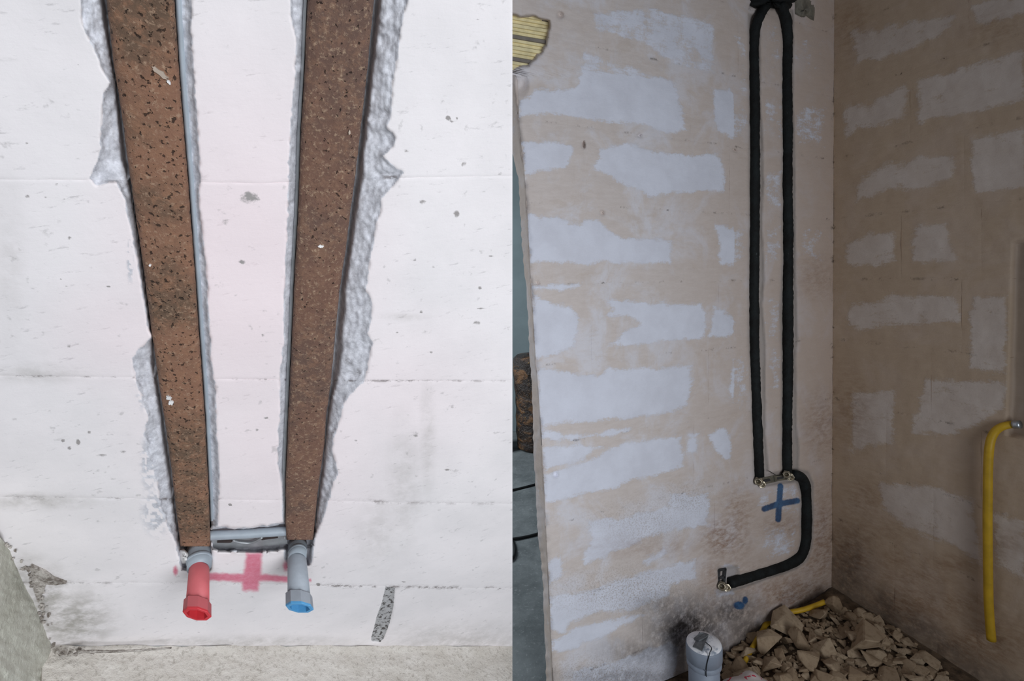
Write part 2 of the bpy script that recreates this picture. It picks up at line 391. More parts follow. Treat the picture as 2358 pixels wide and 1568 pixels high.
TUBE2 = [(1796, 8), (1808, 24), (1814, 60), (1813, 100), (1811, 180), (1813, 300), (1812, 400), (1814, 520), (1814, 700), (1814, 800), (1813, 900), (1811, 1000), (1812, 1085)]
TUBE3 = [(1826, 1093), (1840, 1094), (1850, 1101), (1854, 1115), (1856, 1140), (1857, 1200), (1855, 1245), (1849, 1272), (1836, 1289), (1812, 1301), (1760, 1318), (1680, 1343)]
GROOVES = [[(1722, 30), (1752, 30), (1752, 250), (1757, 300), (1760, 420), (1756, 520), (1762, 640), (1757, 700), (1764, 790), (1764, 1000), (1772, 1085), (1735, 1120), (1728, 900), (1722, 780), (1724, 500)],
           [(1800, 20), (1828, 20), (1828, 250), (1831, 320), (1832, 420), (1834, 640), (1836, 720), (1838, 780), (1834, 800), (1835, 980), (1842, 1030), (1840, 1095), (1798, 1090), (1798, 830), (1794, 720), (1800, 600)],
           [(1742, 1092), (1830, 1078), (1862, 1084), (1874, 1110), (1875, 1200), (1872, 1260), (1862, 1292), (1835, 1312), (1760, 1338), (1690, 1362), (1652, 1368), (1650, 1305), (1700, 1300), (1705, 1322), (1800, 1294), (1835, 1272), (1842, 1240), (1842, 1140), (1832, 1112), (1748, 1124)]]
LATH = [(1120, 30), (1230, 40), (1262, 50), (1264, 78), (1258, 104), (1238, 124), (1216, 148), (1186, 160), (1120, 170)]
PATCH_B = [
 [(1370, 35), (1480, 20), (1560, 35), (1640, 55), (1640, 165), (1560, 150), (1480, 95), (1370, 65)],
 [(1345, 120), (1420, 150), (1490, 170), (1555, 190), (1565, 240), (1580, 300), (1540, 305), (1480, 285), (1400, 280), (1330, 272), (1240, 262), (1193, 272), (1193, 235), (1235, 205), (1305, 208), (1330, 200), (1345, 150)],
 [(1698, 85), (1722, 80), (1722, 240), (1700, 300)], [(1757, 60), (1800, 60), (1800, 160), (1757, 160)], [(1835, 90), (1890, 100), (1895, 160), (1835, 150)],
 [(1640, 200), (1720, 215), (1722, 300), (1690, 320), (1650, 300)], [(1757, 230), (1800, 230), (1800, 320), (1757, 310)], [(1838, 240), (1900, 250), (1900, 340), (1838, 330)],
 [(1203, 330), (1300, 325), (1320, 345), (1310, 385), (1290, 390), (1208, 400)],
 [(1385, 345), (1440, 330), (1540, 355), (1650, 355), (1670, 400), (1668, 440), (1560, 442), (1500, 450), (1430, 420), (1370, 390)],
 [(1215, 495), (1290, 505), (1330, 518), (1375, 505), (1405, 530), (1430, 553), (1500, 548), (1545, 555), (1545, 605), (1480, 608), (1420, 600), (1360, 610), (1290, 605), (1220, 608)],
 [(1760, 400), (1802, 395), (1802, 480), (1760, 480)], [(1760, 520), (1798, 520), (1798, 600), (1760, 610)], [(1840, 530), (1885, 530), (1890, 600), (1840, 600)], [(1650, 520), (1718, 530), (1718, 600), (1660, 610)],
 [(1226, 657), (1340, 655), (1340, 664), (1226, 668)],
 [(1226, 676), (1260, 692), (1290, 702), (1318, 702), (1330, 735), (1325, 800), (1290, 812), (1240, 825), (1230, 820)],
 [(1395, 688), (1450, 695), (1540, 700), (1615, 698), (1625, 720), (1622, 775), (1540, 785), (1450, 793), (1400, 797), (1440, 765), (1475, 745), (1460, 730), (1400, 725), (1420, 712)],
 [(1640, 700), (1690, 735), (1695, 770), (1630, 775), (1645, 720)], [(1763, 690), (1796, 690), (1796, 780), (1763, 785)],
 [(1236, 845), (1300, 855), (1375, 866), (1400, 850), (1480, 850), (1590, 845), (1595, 880), (1580, 930), (1560, 945), (1470, 962), (1360, 970), (1300, 975), (1243, 980)],
 [(1690, 830), (1725, 830), (1728, 935), (1690, 930), (1680, 900)], [(1768, 800), (1796, 800), (1796, 900), (1768, 920)],
 [(1246, 990), (1310, 1002), (1350, 1000), (1450, 986), (1430, 998), (1330, 1012), (1248, 1010)],
 [(1250, 1032), (1330, 1024), (1385, 1028), (1340, 1060), (1260, 1080), (1250, 1070)],
 [(1252, 1090), (1310, 1078), (1400, 1037), (1430, 1022), (1570, 1002), (1568, 1022), (1575, 1075), (1480, 1100), (1400, 1125), (1330, 1140), (1255, 1160)],
 [(1588, 1000), (1606, 1000), (1604, 1040), (1580, 1045)], [(1630, 1000), (1670, 985), (1685, 1010), (1682, 1060), (1640, 1035)],
 [(1355, 1200), (1420, 1195), (1540, 1165), (1545, 1137), (1630, 1135), (1630, 1210), (1560, 1220), (1500, 1235), (1430, 1265), (1345, 1300), (1340, 1290), (1358, 1240)],
 [(1480, 1290), (1530, 1262), (1540, 1275), (1490, 1300)], [(1262, 1300), (1290, 1280), (1300, 1330), (1265, 1345)],
 [(1264, 1375), (1350, 1362), (1470, 1322), (1560, 1300), (1600, 1290), (1600, 1330), (1545, 1345), (1540, 1370), (1450, 1405), (1380, 1410), (1310, 1430), (1300, 1460), (1268, 1450)],
 [(1268, 1480), (1330, 1445), (1420, 1425), (1480, 1415), (1400, 1460), (1290, 1505), (1270, 1500)],
 [(1320, 1545), (1420, 1522), (1540, 1480), (1560, 1490), (1555, 1560), (1600, 1640), (1320, 1640)],
 [(1660, 1303), (1703, 1300), (1705, 1320), (1680, 1332), (1665, 1340)], [(1650, 1358), (1700, 1352), (1690, 1368), (1648, 1374)],
 [(1745, 1130), (1780, 1122), (1845, 1110), (1842, 1180), (1800, 1180), (1745, 1170)], [(1760, 1215), (1838, 1205), (1838, 1270), (1760, 1290)],
]
def h_back(x, y):
    h = .006*(fbm(x, y, 70, 3)-.5)+.003*(fbm(x, y, 18, 8)-.5)
    for g in GROOVES:
        sd = sdpoly(x, y, g)+3*(vnoise(x, y, 14, 21)-.5); h = np.where(sd > -6, h-.013*ss(-3, 10, sd), h)
    sd = sdpoly(x, y, LATH)+8*(vnoise(x, y, 15, 4)-.5); h = h-.05*ss(-5, 7, sd)
    h = h-.018*blobs(x, y, [(1200, 195, 16, 26), (1290, 34, 8, 8), (1237, 651, 5, 5), (1473, 312, 5, 4), (1344, 333, 4, 9), (1692, 346, 5, 3), (1279, 1092, 5, 8), (1387, 490, 5, 5)])
    e = np.clip((XE(y)+14-x)/14, 0, 1); h = h-.012*e*e*vnoise(x, y, 17, 12)
    return h
BLUE = [[(1797, 1119), (1795, 1150), (1792, 1196)], [(1760, 1172), (1790, 1161), (1836, 1153)]]
def a_back(x, y):
    p = np.full(x.shape, -200.0)
    for g in PATCH_B: p = np.maximum(p, sdpoly(x, y, g))
    pt = np.clip(.5+p/44, .05, .98); pt = np.where(y < 190-(1600-x)*.1, np.minimum(pt, .56), pt); pt = np.where(x > 1690, np.clip(pt*.35+.20, .2, .46), pt)
    stain_shade = blobs(x, y, [(1665, 1240, 60, 55, .8), (1700, 1180, 45, 70, .6), (1800, 1210, 60, 35, .5), (1640, 1330, 40, 70, .5), (1880, 1300, 60, 90, .55), (1890, 980, 50, 90, .5), (1880, 640, 60, 60, .35), (1780, 1390, 90, 40, .4), (1490, 1260, 160, 30, .35), (1830, 1370, 110, 60, .8), (1895, 1250, 45, 150, .7), (1730, 1340, 80, 60, .45), (1690, 1230, 50, 90, .6)])  # brown stains; the lower corner ones also paint in shade
    smudge_shade = blobs(x, y, [(1590, 1450, 120, 90, 1), (1680, 1410, 90, 50, .8), (1540, 1400, 90, 40, .6), (1720, 1450, 100, 60, .7), (1880, 1400, 90, 60, .6), (1500, 1500, 130, 40, .55), (1460, 1560, 200, 30, .5)])  # dark smudges; those near the corner partly paint in shade
    bl = np.maximum.reduce([np.clip(1.15-dline(x, y, b)/11, 0, 1) for b in BLUE]); bl = np.maximum(bl, blobs(x, y, [(1702, 1394, 18, 13), (1716, 1382, 9, 13), (1792, 1186, 8, 14)]))
    cut = np.zeros(x.shape)
    for g in GROOVES: cut = np.maximum(cut, ss(-1, 4, sdpoly(x, y, g)))
    crack = np.zeros(x.shape)
    for yc in YC[1:-1]: crack = np.maximum(crack, np.clip(1.2-np.abs(y-jy(yc)(x))/3.2, 0, 1)*(.35+.65*vnoise(x, y, 60, int(yc)+500)))
    crack = np.maximum(crack, np.clip(1.2-np.abs(x-XC(y))/5, 0, 1))
    crack = np.maximum(crack, 2*blobs(x, y, [(1290, 34, 6, 7), (1237, 651, 4, 4), (1473, 312, 4, 3), (1344, 333, 3, 7), (1692, 346, 4, 2), (1279, 1092, 4, 6), (1387, 490, 4, 3)]))
    warm = np.clip((x-1500)/420, 0, 1)*.75
    speck = blobs(x, y, [(1450, 1360, 200, 70, .8), (1480, 1200, 130, 60, .6), (1400, 1560, 200, 60, .8), (1580, 1150, 90, 50, .6)])
    return {'m1': np.column_stack((pt, stain_shade, smudge_shade, bl)), 'm2': np.column_stack((cut, crack, warm, speck))}
wb = empty('wall_back', C0); tag(wb, 'block wall smeared with mortar, chased for two black insulated pipes', 'wall', None, 'structure')
VJ = [[1420, 1700], [1300, 1650], [1490, 1700], [1590], [1345, 1680], [1575], [1362, 1655], [1632], [1345, 1598], [1305, 1645], [1480], [1350, 1700]]
for i in range(12):
    xs = [None]+VJ[i]+[None]
    for j in range(len(xs)-1):
        fl = XE if xs[j] is None else (lambda y, a=xs[j]: a+0*np.asarray(y))
        fr = XC if xs[j+1] is None else (lambda y, a=xs[j+1]: a+0*np.asarray(y))
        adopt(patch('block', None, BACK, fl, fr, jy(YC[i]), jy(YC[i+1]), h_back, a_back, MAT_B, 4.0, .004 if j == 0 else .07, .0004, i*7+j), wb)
# wall end (reveal of the opening)
ys = np.linspace(150, 1800, 330); fr = np.column_stack((XE(ys), ys)); TH = .095
vv = [BACK.hit(fr, h_back(fr[:, 0], fr[:, 1])-.001)]
for j in range(1, 9):
    t = j/8; px = np.column_stack((XE(ys)*(1-t)+(XB(ys)+3*vnoise(ys, ys*0, 12, 5)-1.5)*t, ys))
    vv.append(BACK.hit(px, -TH*t+.008*(fbm(ys, np.full(ys.shape, j*9.0), 16, 9)-.5)*(1 if j < 8 else .5)))
n = len(ys); V = np.vstack(vv); fc = [[j*n+k, j*n+k+1, (j+1)*n+k+1, (j+1)*n+k] for j in range(8) for k in range(n-1)]
zz = np.zeros(len(V)); one = np.ones(len(V))
o = mesh_obj('reveal', V, fc, MAT_B, None, True, {'m1': np.column_stack((.32*one, zz, zz, zz)), 'm2': np.column_stack((zz, zz, .35*one, zz))}); adopt(o, wb)
# wood laths exposed above the opening
lt = empty('wood_lath_panel', P1(BACK, 1200, 165, -.03))
tag(lt, 'thin yellow wood laths exposed in broken plaster above the opening', 'lath')
for k in range(17):
    y0 = 28+k*8.6
    xr_ = 1300
    for xx in range(1300, 1150, -2):
        if sdpoly(np.array([float(xx)]), np.array([y0+(xx-1180)*.17]), LATH)[0] > -6: xr_ = xx; break
    else: continue
    pts = [(1105, y0-75*.17), (xr_, y0+(xr_-1180)*.17), (xr_, y0+(xr_-1180)*.17+7.4), (1105, y0-75*.17+7.4)]
    adopt(slab('lath', pts, BACK, -.044, -.022-.005*(k % 3), MAT_SLATG if k in (6, 12) else MAT_SLAT), lt)

# ------------------------------------------------------------------ right wall of the dim room
PATCH_R = [
 [(1955, 70), (2020, 65), (2120, 45), (2200, 35), (2190, 65), (2100, 115), (2050, 125), (1970, 150), (1965, 100)],
 [(1945, 240), (1975, 240), (2005, 245), (2060, 205), (2085, 190), (2085, 240), (2075, 275), (2020, 295), (1975, 300), (1945, 320)],
 [(2115, 185), (2200, 160), (2300, 125), (2360, 105), (2360, 235), (2260, 255), (2160, 270), (2115, 285)],
 [(1965, 425), (2040, 375), (2130, 360), (2200, 365), (2195, 410), (2120, 435), (2050, 440), (1970, 460)],
 [(2235, 320), (2360, 290), (2360, 430), (2240, 450)],
 [(1950, 560), (1990, 535), (2060, 535), (2065, 600), (2020, 615), (1945, 615)],
 [(1960, 700), (2030, 695), (2060, 675), (2120, 680), (2200, 680), (2210, 700), (2210, 740), (2060, 750), (1990, 760), (1950, 750)],
 [(2230, 10), (2360, -10), (2360, 28), (2250, 60)], [(2105, 520), (2180, 515), (2200, 600), (2100, 605)], [(2235, 680), (2320, 680), (2315, 860), (2230, 850)],
 [(2130, 870), (2320, 880), (2310, 950), (2200, 1000), (2100, 1000)], [(2020, 1110), (2150, 1120), (2240, 1150), (2260, 1300), (2200, 1260), (2100, 1220), (2030, 1170)],
 [(1960, 900), (2060, 900), (2060, 1020), (1960, 1040)], [(2290, 1180), (2360, 1200), (2360, 1330), (2290, 1300)]]
CHASE = [(2322, 1000), (2326, 900), (2332, 720), (2336, 560), (2400, 540), (2400, 1010)]
def h_right(x, y):
    h = .006*(fbm(x, y, 80, 31)-.5)+.003*(fbm(x, y, 20, 33)-.5)
    return h-.03*ss(-6, 8, sdpoly(x, y, CHASE))
def a_right(x, y):
    p = np.full(x.shape, -200.0)
    for g in PATCH_R: p = np.maximum(p, sdpoly(x, y, g))
    pt = np.clip(.46+p/60, .18, .66)
    stain_shade = blobs(x, y, [(1960, 950, 60, 120, .4), (2020, 1230, 120, 60, .35), (2100, 1330, 140, 40, .5), (2200, 1390, 120, 40, .55), (2290, 60, 80, 50, .35), (1960, 60, 60, 90, .4), (2310, 1250, 60, 40, .4), (2060, 1290, 60, 40, .5), (1990, 1150, 60, 60, .5), (1960, 1280, 70, 110, .7), (2080, 1400, 150, 70, .7), (2260, 1480, 150, 70, .7), (2180, 1300, 110, 30, .5)])  # brown stains; the low ones by the corner include painted shade
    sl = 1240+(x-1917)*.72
    smudge_shade = np.clip((y-sl)/90, 0, .62)*(.7+.6*(vnoise(x, y, 40, 2)-.3)); smudge_shade = np.maximum(smudge_shade, blobs(x, y, [(1950, 1330, 70, 120, .6)]))  # darker below the slanted line, with shade painted in at the corner
    crack = np.zeros(x.shape)
    for yc in YC[1:-1]: crack = np.maximum(crack, np.clip(1.2-np.abs(y-jyr(yc)(x))/3.2, 0, 1)*(.3+.7*vnoise(x, y, 60, int(yc)+509)))
    crack = np.maximum(crack, np.clip(1.2-np.abs(x-XC(y))/5, 0, 1))
    cut = .5*ss(-6, 6, sdpoly(x, y, CHASE)); z = np.zeros(x.shape)
    return {'m1': np.column_stack((pt, stain_shade, np.clip(smudge_shade, 0, 1), z)), 'm2': np.column_stack((cut, crack, z+.6, z))}
wr = empty('wall_right', C0+np.array((.02, 0, 0))); tag(wr, 'dim brownish block wall with smeared joints behind the yellow hose', 'wall', None, 'structure')
VR = [[2060, 2240], [2120, 2290], [2230], [2096], [2220], [2076, 2260], [2215], [2145], [2040, 2260], [2150], [2060, 2250], [2160]]
for i in range(12):
    xs = [None]+VR[i]+[2450]
    for j in range(len(xs)-1):
        fl = XC if xs[j] is None else (lambda y, a=xs[j]: a+0*np.asarray(y))
        fr = (lambda y, a=xs[j+1]: a+0*np.asarray(y))
        adopt(patch('block', None, RIGHT, fl, fr, jyr(YC[i]), jyr(YC[i+1]), h_right, a_right, MAT_BR, 5.0, .07, .0004, i*5+j+90), wr)

# ------------------------------------------------------------------ pipes, brackets and fittings on the back wall
def wall_tube(name, pts, rpx, h, seed, n, mat=MAT_FOAM, plane=BACK, jit=.12, rs=None):
    p = resample(pts, n); hh = np.broadcast_to(np.asarray(h, float), (n,)); c = plane.hit(p[:, :2], hh)
    r = rpx*np.array([depth(q) for q in c])/F
    if jit: r = r*(1+.10*(vnoise(np.arange(n)*1.0, np.zeros(n), 5, seed)-.5))
    return sweep(name, c, r, mat, None, 18, jit, seed)
t1 = wall_tube('insulated_pipe', TUBE1, 11.2, np.r_[np.linspace(.02, -.001, 20), np.full(180, -.001)], 1, 200)
tag(t1, 'left black foam-insulated pipe running down the wall to the bracket', 'pipe', 'black insulated pipes')
t2 = wall_tube('insulated_pipe', TUBE2, 11.2, np.r_[np.linspace(.02, -.001, 20), np.full(180, -.001)], 2, 200, jit=.17)
tag(t2, 'right black foam-insulated pipe with ragged edge, next to the corner', 'pipe', 'black insulated pipes')
t3 = wall_tube('insulated_pipe', TUBE3, 11.4, .001, 3, 130, jit=.06)
tag(t3, 'short black insulated pipe bending down beside the blue cross', 'pipe', 'black insulated pipes')
# black bundle at the top and the torn grey piece beside it
def lump(name, outline, plane, h0, hmax, mat, seed, n=9):
    c = np.mean(np.asarray(outline, float), 0); m = len(outline); V = []; Fc = []
    for i in range(n):
        t = i/(n-1)
        for k, p in enumerate(outline):
            q = c+(np.asarray(p)-c)*math.cos(t*math.pi/2*.97)
            V.append(P1(plane, q[0], q[1], h0+hmax*math.sin(t*math.pi/2)*(1+.35*math.sin(k*2.3+i*.5+seed))))
    for i in range(n-1):
        for k in range(m): Fc.append([i*m+k, i*m+(k+1) % m, (i+1)*m+(k+1) % m, (i+1)*m+k])
    Fc.append([(n-1)*m+k for k in range(m)]); Fc.append(list(range(m))[::-1])
    return mesh_obj(name, V, Fc, mat)
o = lump('insulation_bundle', [(1712, -30), (1718, 5), (1724, 14), (1738, 21), (1752, 14), (1770, 18), (1785, 22), (1805, 26), (1822, 20), (1832, 8), (1846, -4), (1840, -30), (1780, -40)], BACK, -.02, .055, MAT_FOAM, 1)
tag(o, 'lumpy black foam bundle where both pipes leave at the top', 'insulation')
o = lump('torn_insulation_piece', [(1822, -8), (1850, -14), (1884, 0), (1882, 30), (1876, 50), (1858, 46), (1843, 42), (1828, 34), (1822, 20)], BACK, -.012, .022, MAT_FOIL, 4)
tag(o, 'torn grey crumpled piece beside the black bundle at the top', 'insulation')
def fitting(root, base, mouth, r, h):        # brass wall elbow: body, hex nut, open mouth
    b = P1(BACK, *base, h); m = P1(BACK, *mouth, h+.028)
    L = np.linalg.norm(m-b)
    adopt(revolve('elbow_body', b, m, [(0, r*.9), (.004, r), (L*.55, r), (L*.6, r*.8)], MAT_BRASS, None, 18), root)
    adopt(revolve('hex_nut', b+(m-b)*.55, m, [(0, r*1.15), (L*.2, r*1.15)], MAT_BRASS, None, 6, False), root)
    e = b+(m-b)*.7
    adopt(revolve('threaded_mouth', e, m, [(0, r*.85), (L*.32, r*.85), (L*.32, r*.6), (L*.05, r*.55)], MAT_BRASS, None, 18), root)
mp = px_m(BACK, 1790, 1100)
rt_ = empty('tap_bracket', P1(BACK, 1790, 1110, -.02)); tag(rt_, 'slotted steel tap bracket with two brass elbows above the blue cross', 'bracket')
def bar(name, a, b, w, h0, h1, mat, root, plane=BACK):
    a = np.array(a, float); b = np.array(b, float); d = nrm(b-a); s = np.array((-d[1], d[0]))*w/2
    return adopt(slab(name, [a-s, b-s, b+s, a+s], plane, h0, h1, mat), root)
bar('plate', (1748, 1110), (1786, 1102), 15, -.016, -.008, MAT_BRKT, rt_); bar('plate', (1784, 1103), (1826, 1095), 13, -.014, -.004, MAT_BRKT, rt_)
for a, b in (((1760, 1108), (1774, 1105)), ((1790, 1102), (1804, 1099))): bar('slot', a, b, 5, -.009, -.0035, MAT_BRKD, rt_)
fitting(rt_, (1748, 1103), (1746, 1110), 9*mp, -.012); fitting(rt_, (1750, 1112), (1757, 1117), 7*mp, -.008)
fitting(rt_, (1813, 1090), (1811, 1093), 8*mp, -.008); fitting(rt_, (1815, 1094), (1822, 1101), 8*mp, -.006)
adopt(sweep('wire_tie', BACK.hit(resample([(1770, 1084), (1780, 1090), (1790, 1096), (1806, 1092)], 14), .004), .0012, MAT_WIRE, None, 6), rt_)
rl = empty('pipe_end_bracket', P1(BACK, 1662, 1352, -.02)); tag(rl, 'dark slotted bracket with brass elbow at the lower pipe end', 'bracket')
for a, b, w in (((1656, 1312), (1653, 1348), 7), ((1671, 1309), (1668, 1342), 5), ((1656, 1313), (1672, 1310), 6), ((1654, 1332), (1670, 1329), 5), ((1652, 1348), (1668, 1343), 9)):
    bar('plate', a, b, w, -.014, -.003, MAT_BRKD, rl)
fitting(rl, (1664, 1347), (1662, 1351), 9*mp, -.010); fitting(rl, (1670, 1349), (1676, 1355), 7*mp, -.006)

# ------------------------------------------------------------------ yellow hose on the right wall and on the rubble
hp = [(2352, 977), (2325, 977), (2305, 980), (2290, 990), (2281, 1008), (2277, 1035), (2275, 1080), (2274, 1200), (2275, 1300), (2276, 1380), (2279, 1430), (2283, 1474)]
hs = np.interp(np.linspace(0, 1, 120), [0, .08, .2, 1], [-.01, .012, .03, .022])
hh = wall_tube('yellow_hose', hp, 8.6, hs, 5, 120, MAT_HOSE, RIGHT, 0)
tp_ = RIGHT.hit([(2333, 977.5), (2350, 977.5)], .004); sweep('metal_tip', np.linspace(tp_[0], tp_[1], 4), 9.2*depth(tp_[0])/F, MAT_TIP, hh, 14)
tag(hh, 'yellow hose hanging down the right wall', 'hose')

# mound of rubble in the corner
def corner_d(q):
    return BACK.dist(q), RIGHT.dist(q)
APEX = C0[:2]
def mound(x, y):
    q = np.column_stack((np.ravel(x), np.ravel(y), np.zeros(np.size(x)))); a = (q-BACK.p) @ BACK.n; b = (q-RIGHT.p) @ RIGHT.n
    r = np.sqrt((a/.62)**2+(b/.50)**2)
    return (.075*np.clip(1-r*.85, 0, 1)**.8+.012).reshape(np.shape(x))
bm = bmesh.new(); grid = {}; N = 46
for i in range(N):
    for j in range(N):
        p = C0[:2]+BACK.n[:2]*(.004+.95*i/(N-1))+RIGHT.n[:2]*(.004+.95*j/(N-1))
        z = float(mound(p[0], p[1]))+.008*(vnoise(p[0]*1000, p[1]*1000, 22, 3)-.5)
        edge = i == N-1 or j == N-1
        grid[i, j] = bm.verts.new((p[0], p[1], -.01 if edge else z))
for i in range(N-1):
    for j in range(N-1): bm.faces.new((grid[i, j], grid[i+1, j], grid[i+1, j+1], grid[i, j+1]))
tag(bm_obj('rubble_dust', bm, MAT_DUST, None, True), 'brown dust and fines under the rubble in the corner', 'rubble', None, 'stuff')
def chunk_mesh(seed, flat_):
    g = random.Random(seed); bm = bmesh.new()
    for _ in range(g.randint(9, 13)):
        v = Vector((g.uniform(-1, 1), g.uniform(-1, 1), g.uniform(-1, 1)))
        m = max(abs(v.x), abs(v.y), abs(v.z)); v = v/m*g.uniform(.8, 1) if m > 0 else v
        bm.verts.new((v.x*.5, v.y*.5*g.uniform(.75, 1), v.z*.5*flat_))
    r = bmesh.ops.convex_hull(bm, input=bm.verts[:])
    junk = [e for e in r['geom_interior'] if isinstance(e, bmesh.types.BMVert)]
    bmesh.ops.delete(bm, geom=junk, context='VERTS')
    bmesh.ops.bevel(bm, geom=bm.edges[:], offset=.025, segments=1, affect='EDGES')
    me = bpy.data.meshes.new('rubble_chunk'); bm.to_mesh(me); bm.free(); me.materials.append(MAT_RUBBLE); return me
CH = [chunk_mesh(k, (.28+.34*(k % 4)/3)) for k in range(18)]
def on_mound(x, y):
    q = P1(FLOOR, x, y)
    for _ in range(5):
        z = float(mound(q[0], q[1])); d = ray([(x, y)])[0]; q = CAM+d*((z-CAM[2])/d[2])
    return q
AREA_R = [(1912, 1404), (1960, 1408), (2010, 1430), (2066, 1462), (2120, 1510), (2200, 1580), (1640, 1580), (1662, 1500), (1720, 1470), (1780, 1438), (1850, 1415)]
def place_chunk(x, y, size, me, rot, label=None, lift=.35):
    q = on_mound(x, y)
    for P in (BACK, RIGHT):
        d = P.dist(q)
        if d < size*.45: q = q+P.n*(size*.45-d)
    o = bpy.data.objects.new('rubble_chunk', me); COL.objects.link(o)
    o.location = (q[0], q[1], q[2]+size*lift*.45); o.scale = (size,)*3; o.rotation_euler = rot
    tag(o, label or 'small angular chunk of broken pale block in the rubble heap', 'rubble', 'rubble chunks in the corner')
    return q
taken = []
bigs = [(1808, 1458, 66, 'large pale rubble slab near the top of the heap, behind the grey pipe cap', (.5, .1, .5)),
        (1838, 1496, 62, 'tall pointed rubble slab standing in the middle of the heap', (1.0, .3, 1.2)),
        (1770, 1497, 54, 'blunt rubble block left of the pointed slab', (.3, .2, .2)),
        (1985, 1497, 76, 'long flat rubble slab lying at the right of the heap', (.2, .1, .1)),
        (1870, 1535, 60, 'flat rubble chunk at the front middle of the heap', (.5, -.2, .8)),
        (1958, 1478, 44, 'wedge of rubble behind the long flat slab', (.4, .4, 2.0)),
        (1925, 1408, 40, 'upright rubble chunk at the very corner of the walls', (.9, .1, .4)),
        (2068, 1472, 26, 'small upright sliver of rubble leaning on the right wall', (1.3, .2, .6)),
        (2012, 1538, 46, 'pale rubble chunk at the front right of the heap', (.4, -.3, 1.7)),
        (1880, 1428, 38, 'rubble chunk under the end of the lying yellow hose', (.5, .3, 2.6))]
for k, (x, y, s, lab, rot) in enumerate(bigs):
    q = on_mound(x, y); m = depth(q)/F; place_chunk(x, y, s*m*1.25, CH[k], rot, lab, .7); taken.append((x, y, s*.32))
g = random.Random(5); cnt = 0; tries = 0
while cnt < 285 and tries < 9000:
    tries += 1
    x = g.uniform(1640, 2200); y = g.uniform(1404, 1580)
    if sdpoly(np.array([x]), np.array([y]), AREA_R)[0] < 0 or (x < 1672 and y > 1440): continue
    s = g.choice((18, 23, 28, 34, 40, 48, 56))*(.75+.45*(y-1404)/176)
    if any(math.hypot(x-a, (y-b)*1.4) < (r+s*.30) for a, b, r in taken): continue
    taken.append((x, y, s*.26)); q = on_mound(x, y); m = depth(q)/F
    place_chunk(x, y, s*m, CH[g.randrange(18)], (g.uniform(-.7, .9), g.uniform(-.5, .5), g.uniform(0, 6.3)), None, g.uniform(.2, .7)); cnt += 1
# small crumbs, joined
bm = bmesh.new()
for k in range(900):
    x = g.uniform(1640, 2210); y = g.uniform(1404, 1585)
    if sdpoly(np.array([x]), np.array([y]), AREA_R)[0] < -12: continue
    q = on_mound(x, y)
    if min(BACK.dist(q), RIGHT.dist(q)) < .012: continue
    r = bmesh.ops.create_icosphere(bm, subdivisions=1, radius=g.uniform(.003, .010))
    for v in r['verts']: v.co = Vector((v.co.x*g.uniform(.6, 1.3), v.co.y*g.uniform(.6, 1.3), v.co.z*g.uniform(.5, 1)))+Vector(q)+Vector((0, 0, .004))
tag(bm_obj('rubble_crumbs', bm, MAT_RUBBLE), 'fine pale crumbs scattered between the rubble chunks', 'rubble', None, 'stuff')
# hose lying on the heap
hz = [(1898, 1404, .075), (1872, 1411, .06), (1846, 1417, .05), (1815, 1421, .045), (1790, 1428, .04), (1780, 1432, .0), (1770, 1436, .0), (1764, 1444, .04), (1757, 1462, .045), (1744, 1484, .045), (1730, 1506, .04), (1717, 1526, .03), (1708, 1540, .0)]
p = resample(hz, 90); c = []
for x, y, dz in p:
    q = on_mound(x, y); c.append(q+np.array((0, 0, dz*.45)))
tag(sweep('yellow_hose', c, np.array([5.6*depth(q)/F for q in c]), MAT_HOSE, None, 12), 'yellow hose lying half buried across the rubble heap', 'hose')

# ------------------------------------------------------------------ capped drain pipe and printed sack
base = P1(FLOOR, 1622, 1640); m = depth(P1(FLOOR, 1622, 1600))/F
top = P1(FLOOR, 1620, 1480)
fx = base[:2]; d = ray([(1620, 1480)])[0]; tt = np.dot(fx-CAM[:2], d[:2])/np.dot(d[:2], d[:2]); ztop = CAM[2]+d[2]*tt
R = 37*depth((fx[0], fx[1], ztop))/F
dp = empty('drain_pipe', (fx[0], fx[1], 0)); tag(dp, 'grey plastic drain pipe stub with dusty taped cap on the floor', 'pipe')
A0 = np.array((fx[0], fx[1], 0.0)); A1 = A0+np.array((0, 0, 1.0))
adopt(revolve('pipe_body', A0, A1, [(0, R*.93), (ztop-.03, R*.93)], MAT_PIPE, None, 40), dp)
cp = adopt(revolve('cap', A0, A1, [(ztop-.050, R*1.0), (ztop-.048, R*1.08), (ztop-.008, R*1.08), (ztop-.002, R*1.05), (ztop-.001, R*.98)], MAT_PIPE, None, 40, True, 0, None, False), dp)
adopt(revolve('cap_top', A0, A1, [(ztop-.004, R*1.03), (ztop+.001, R*1.02), (ztop+.005, R*.7), (ztop+.007, R*.3), (ztop+.007, R*.02)], MAT_CAP, None, 40), dp)
adopt(revolve('socket_ring', A0, A1, [(ztop-.072, R*1.0), (ztop-.070, R*1.04), (ztop-.056, R*1.04), (ztop-.054, R*1.0)], MAT_PIPE, None, 40), dp)
def boxm(name, c, sx, sy, sz, rz, mat, root, tilt=0):
    bm = bmesh.new(); bmesh.ops.create_cube(bm, size=1)
    for v in bm.verts: v.co = Vector((v.co.x*sx, v.co.y*sy, v.co.z*sz))
    bmesh.ops.subdivide_edges(bm, edges=bm.edges[:], cuts=2)
    for v in bm.verts: v.co.z += .004*math.sin(v.co.x*130+v.co.y*90)
    bmesh.ops.rotate(bm, verts=bm.verts, matrix=Matrix.Rotation(rz, 3, 'Z') @ Matrix.Rotation(tilt, 3, 'X'))
    bmesh.ops.translate(bm, verts=bm.verts, vec=Vector(c))
    return adopt(bm_obj(name, bm, mat), root)
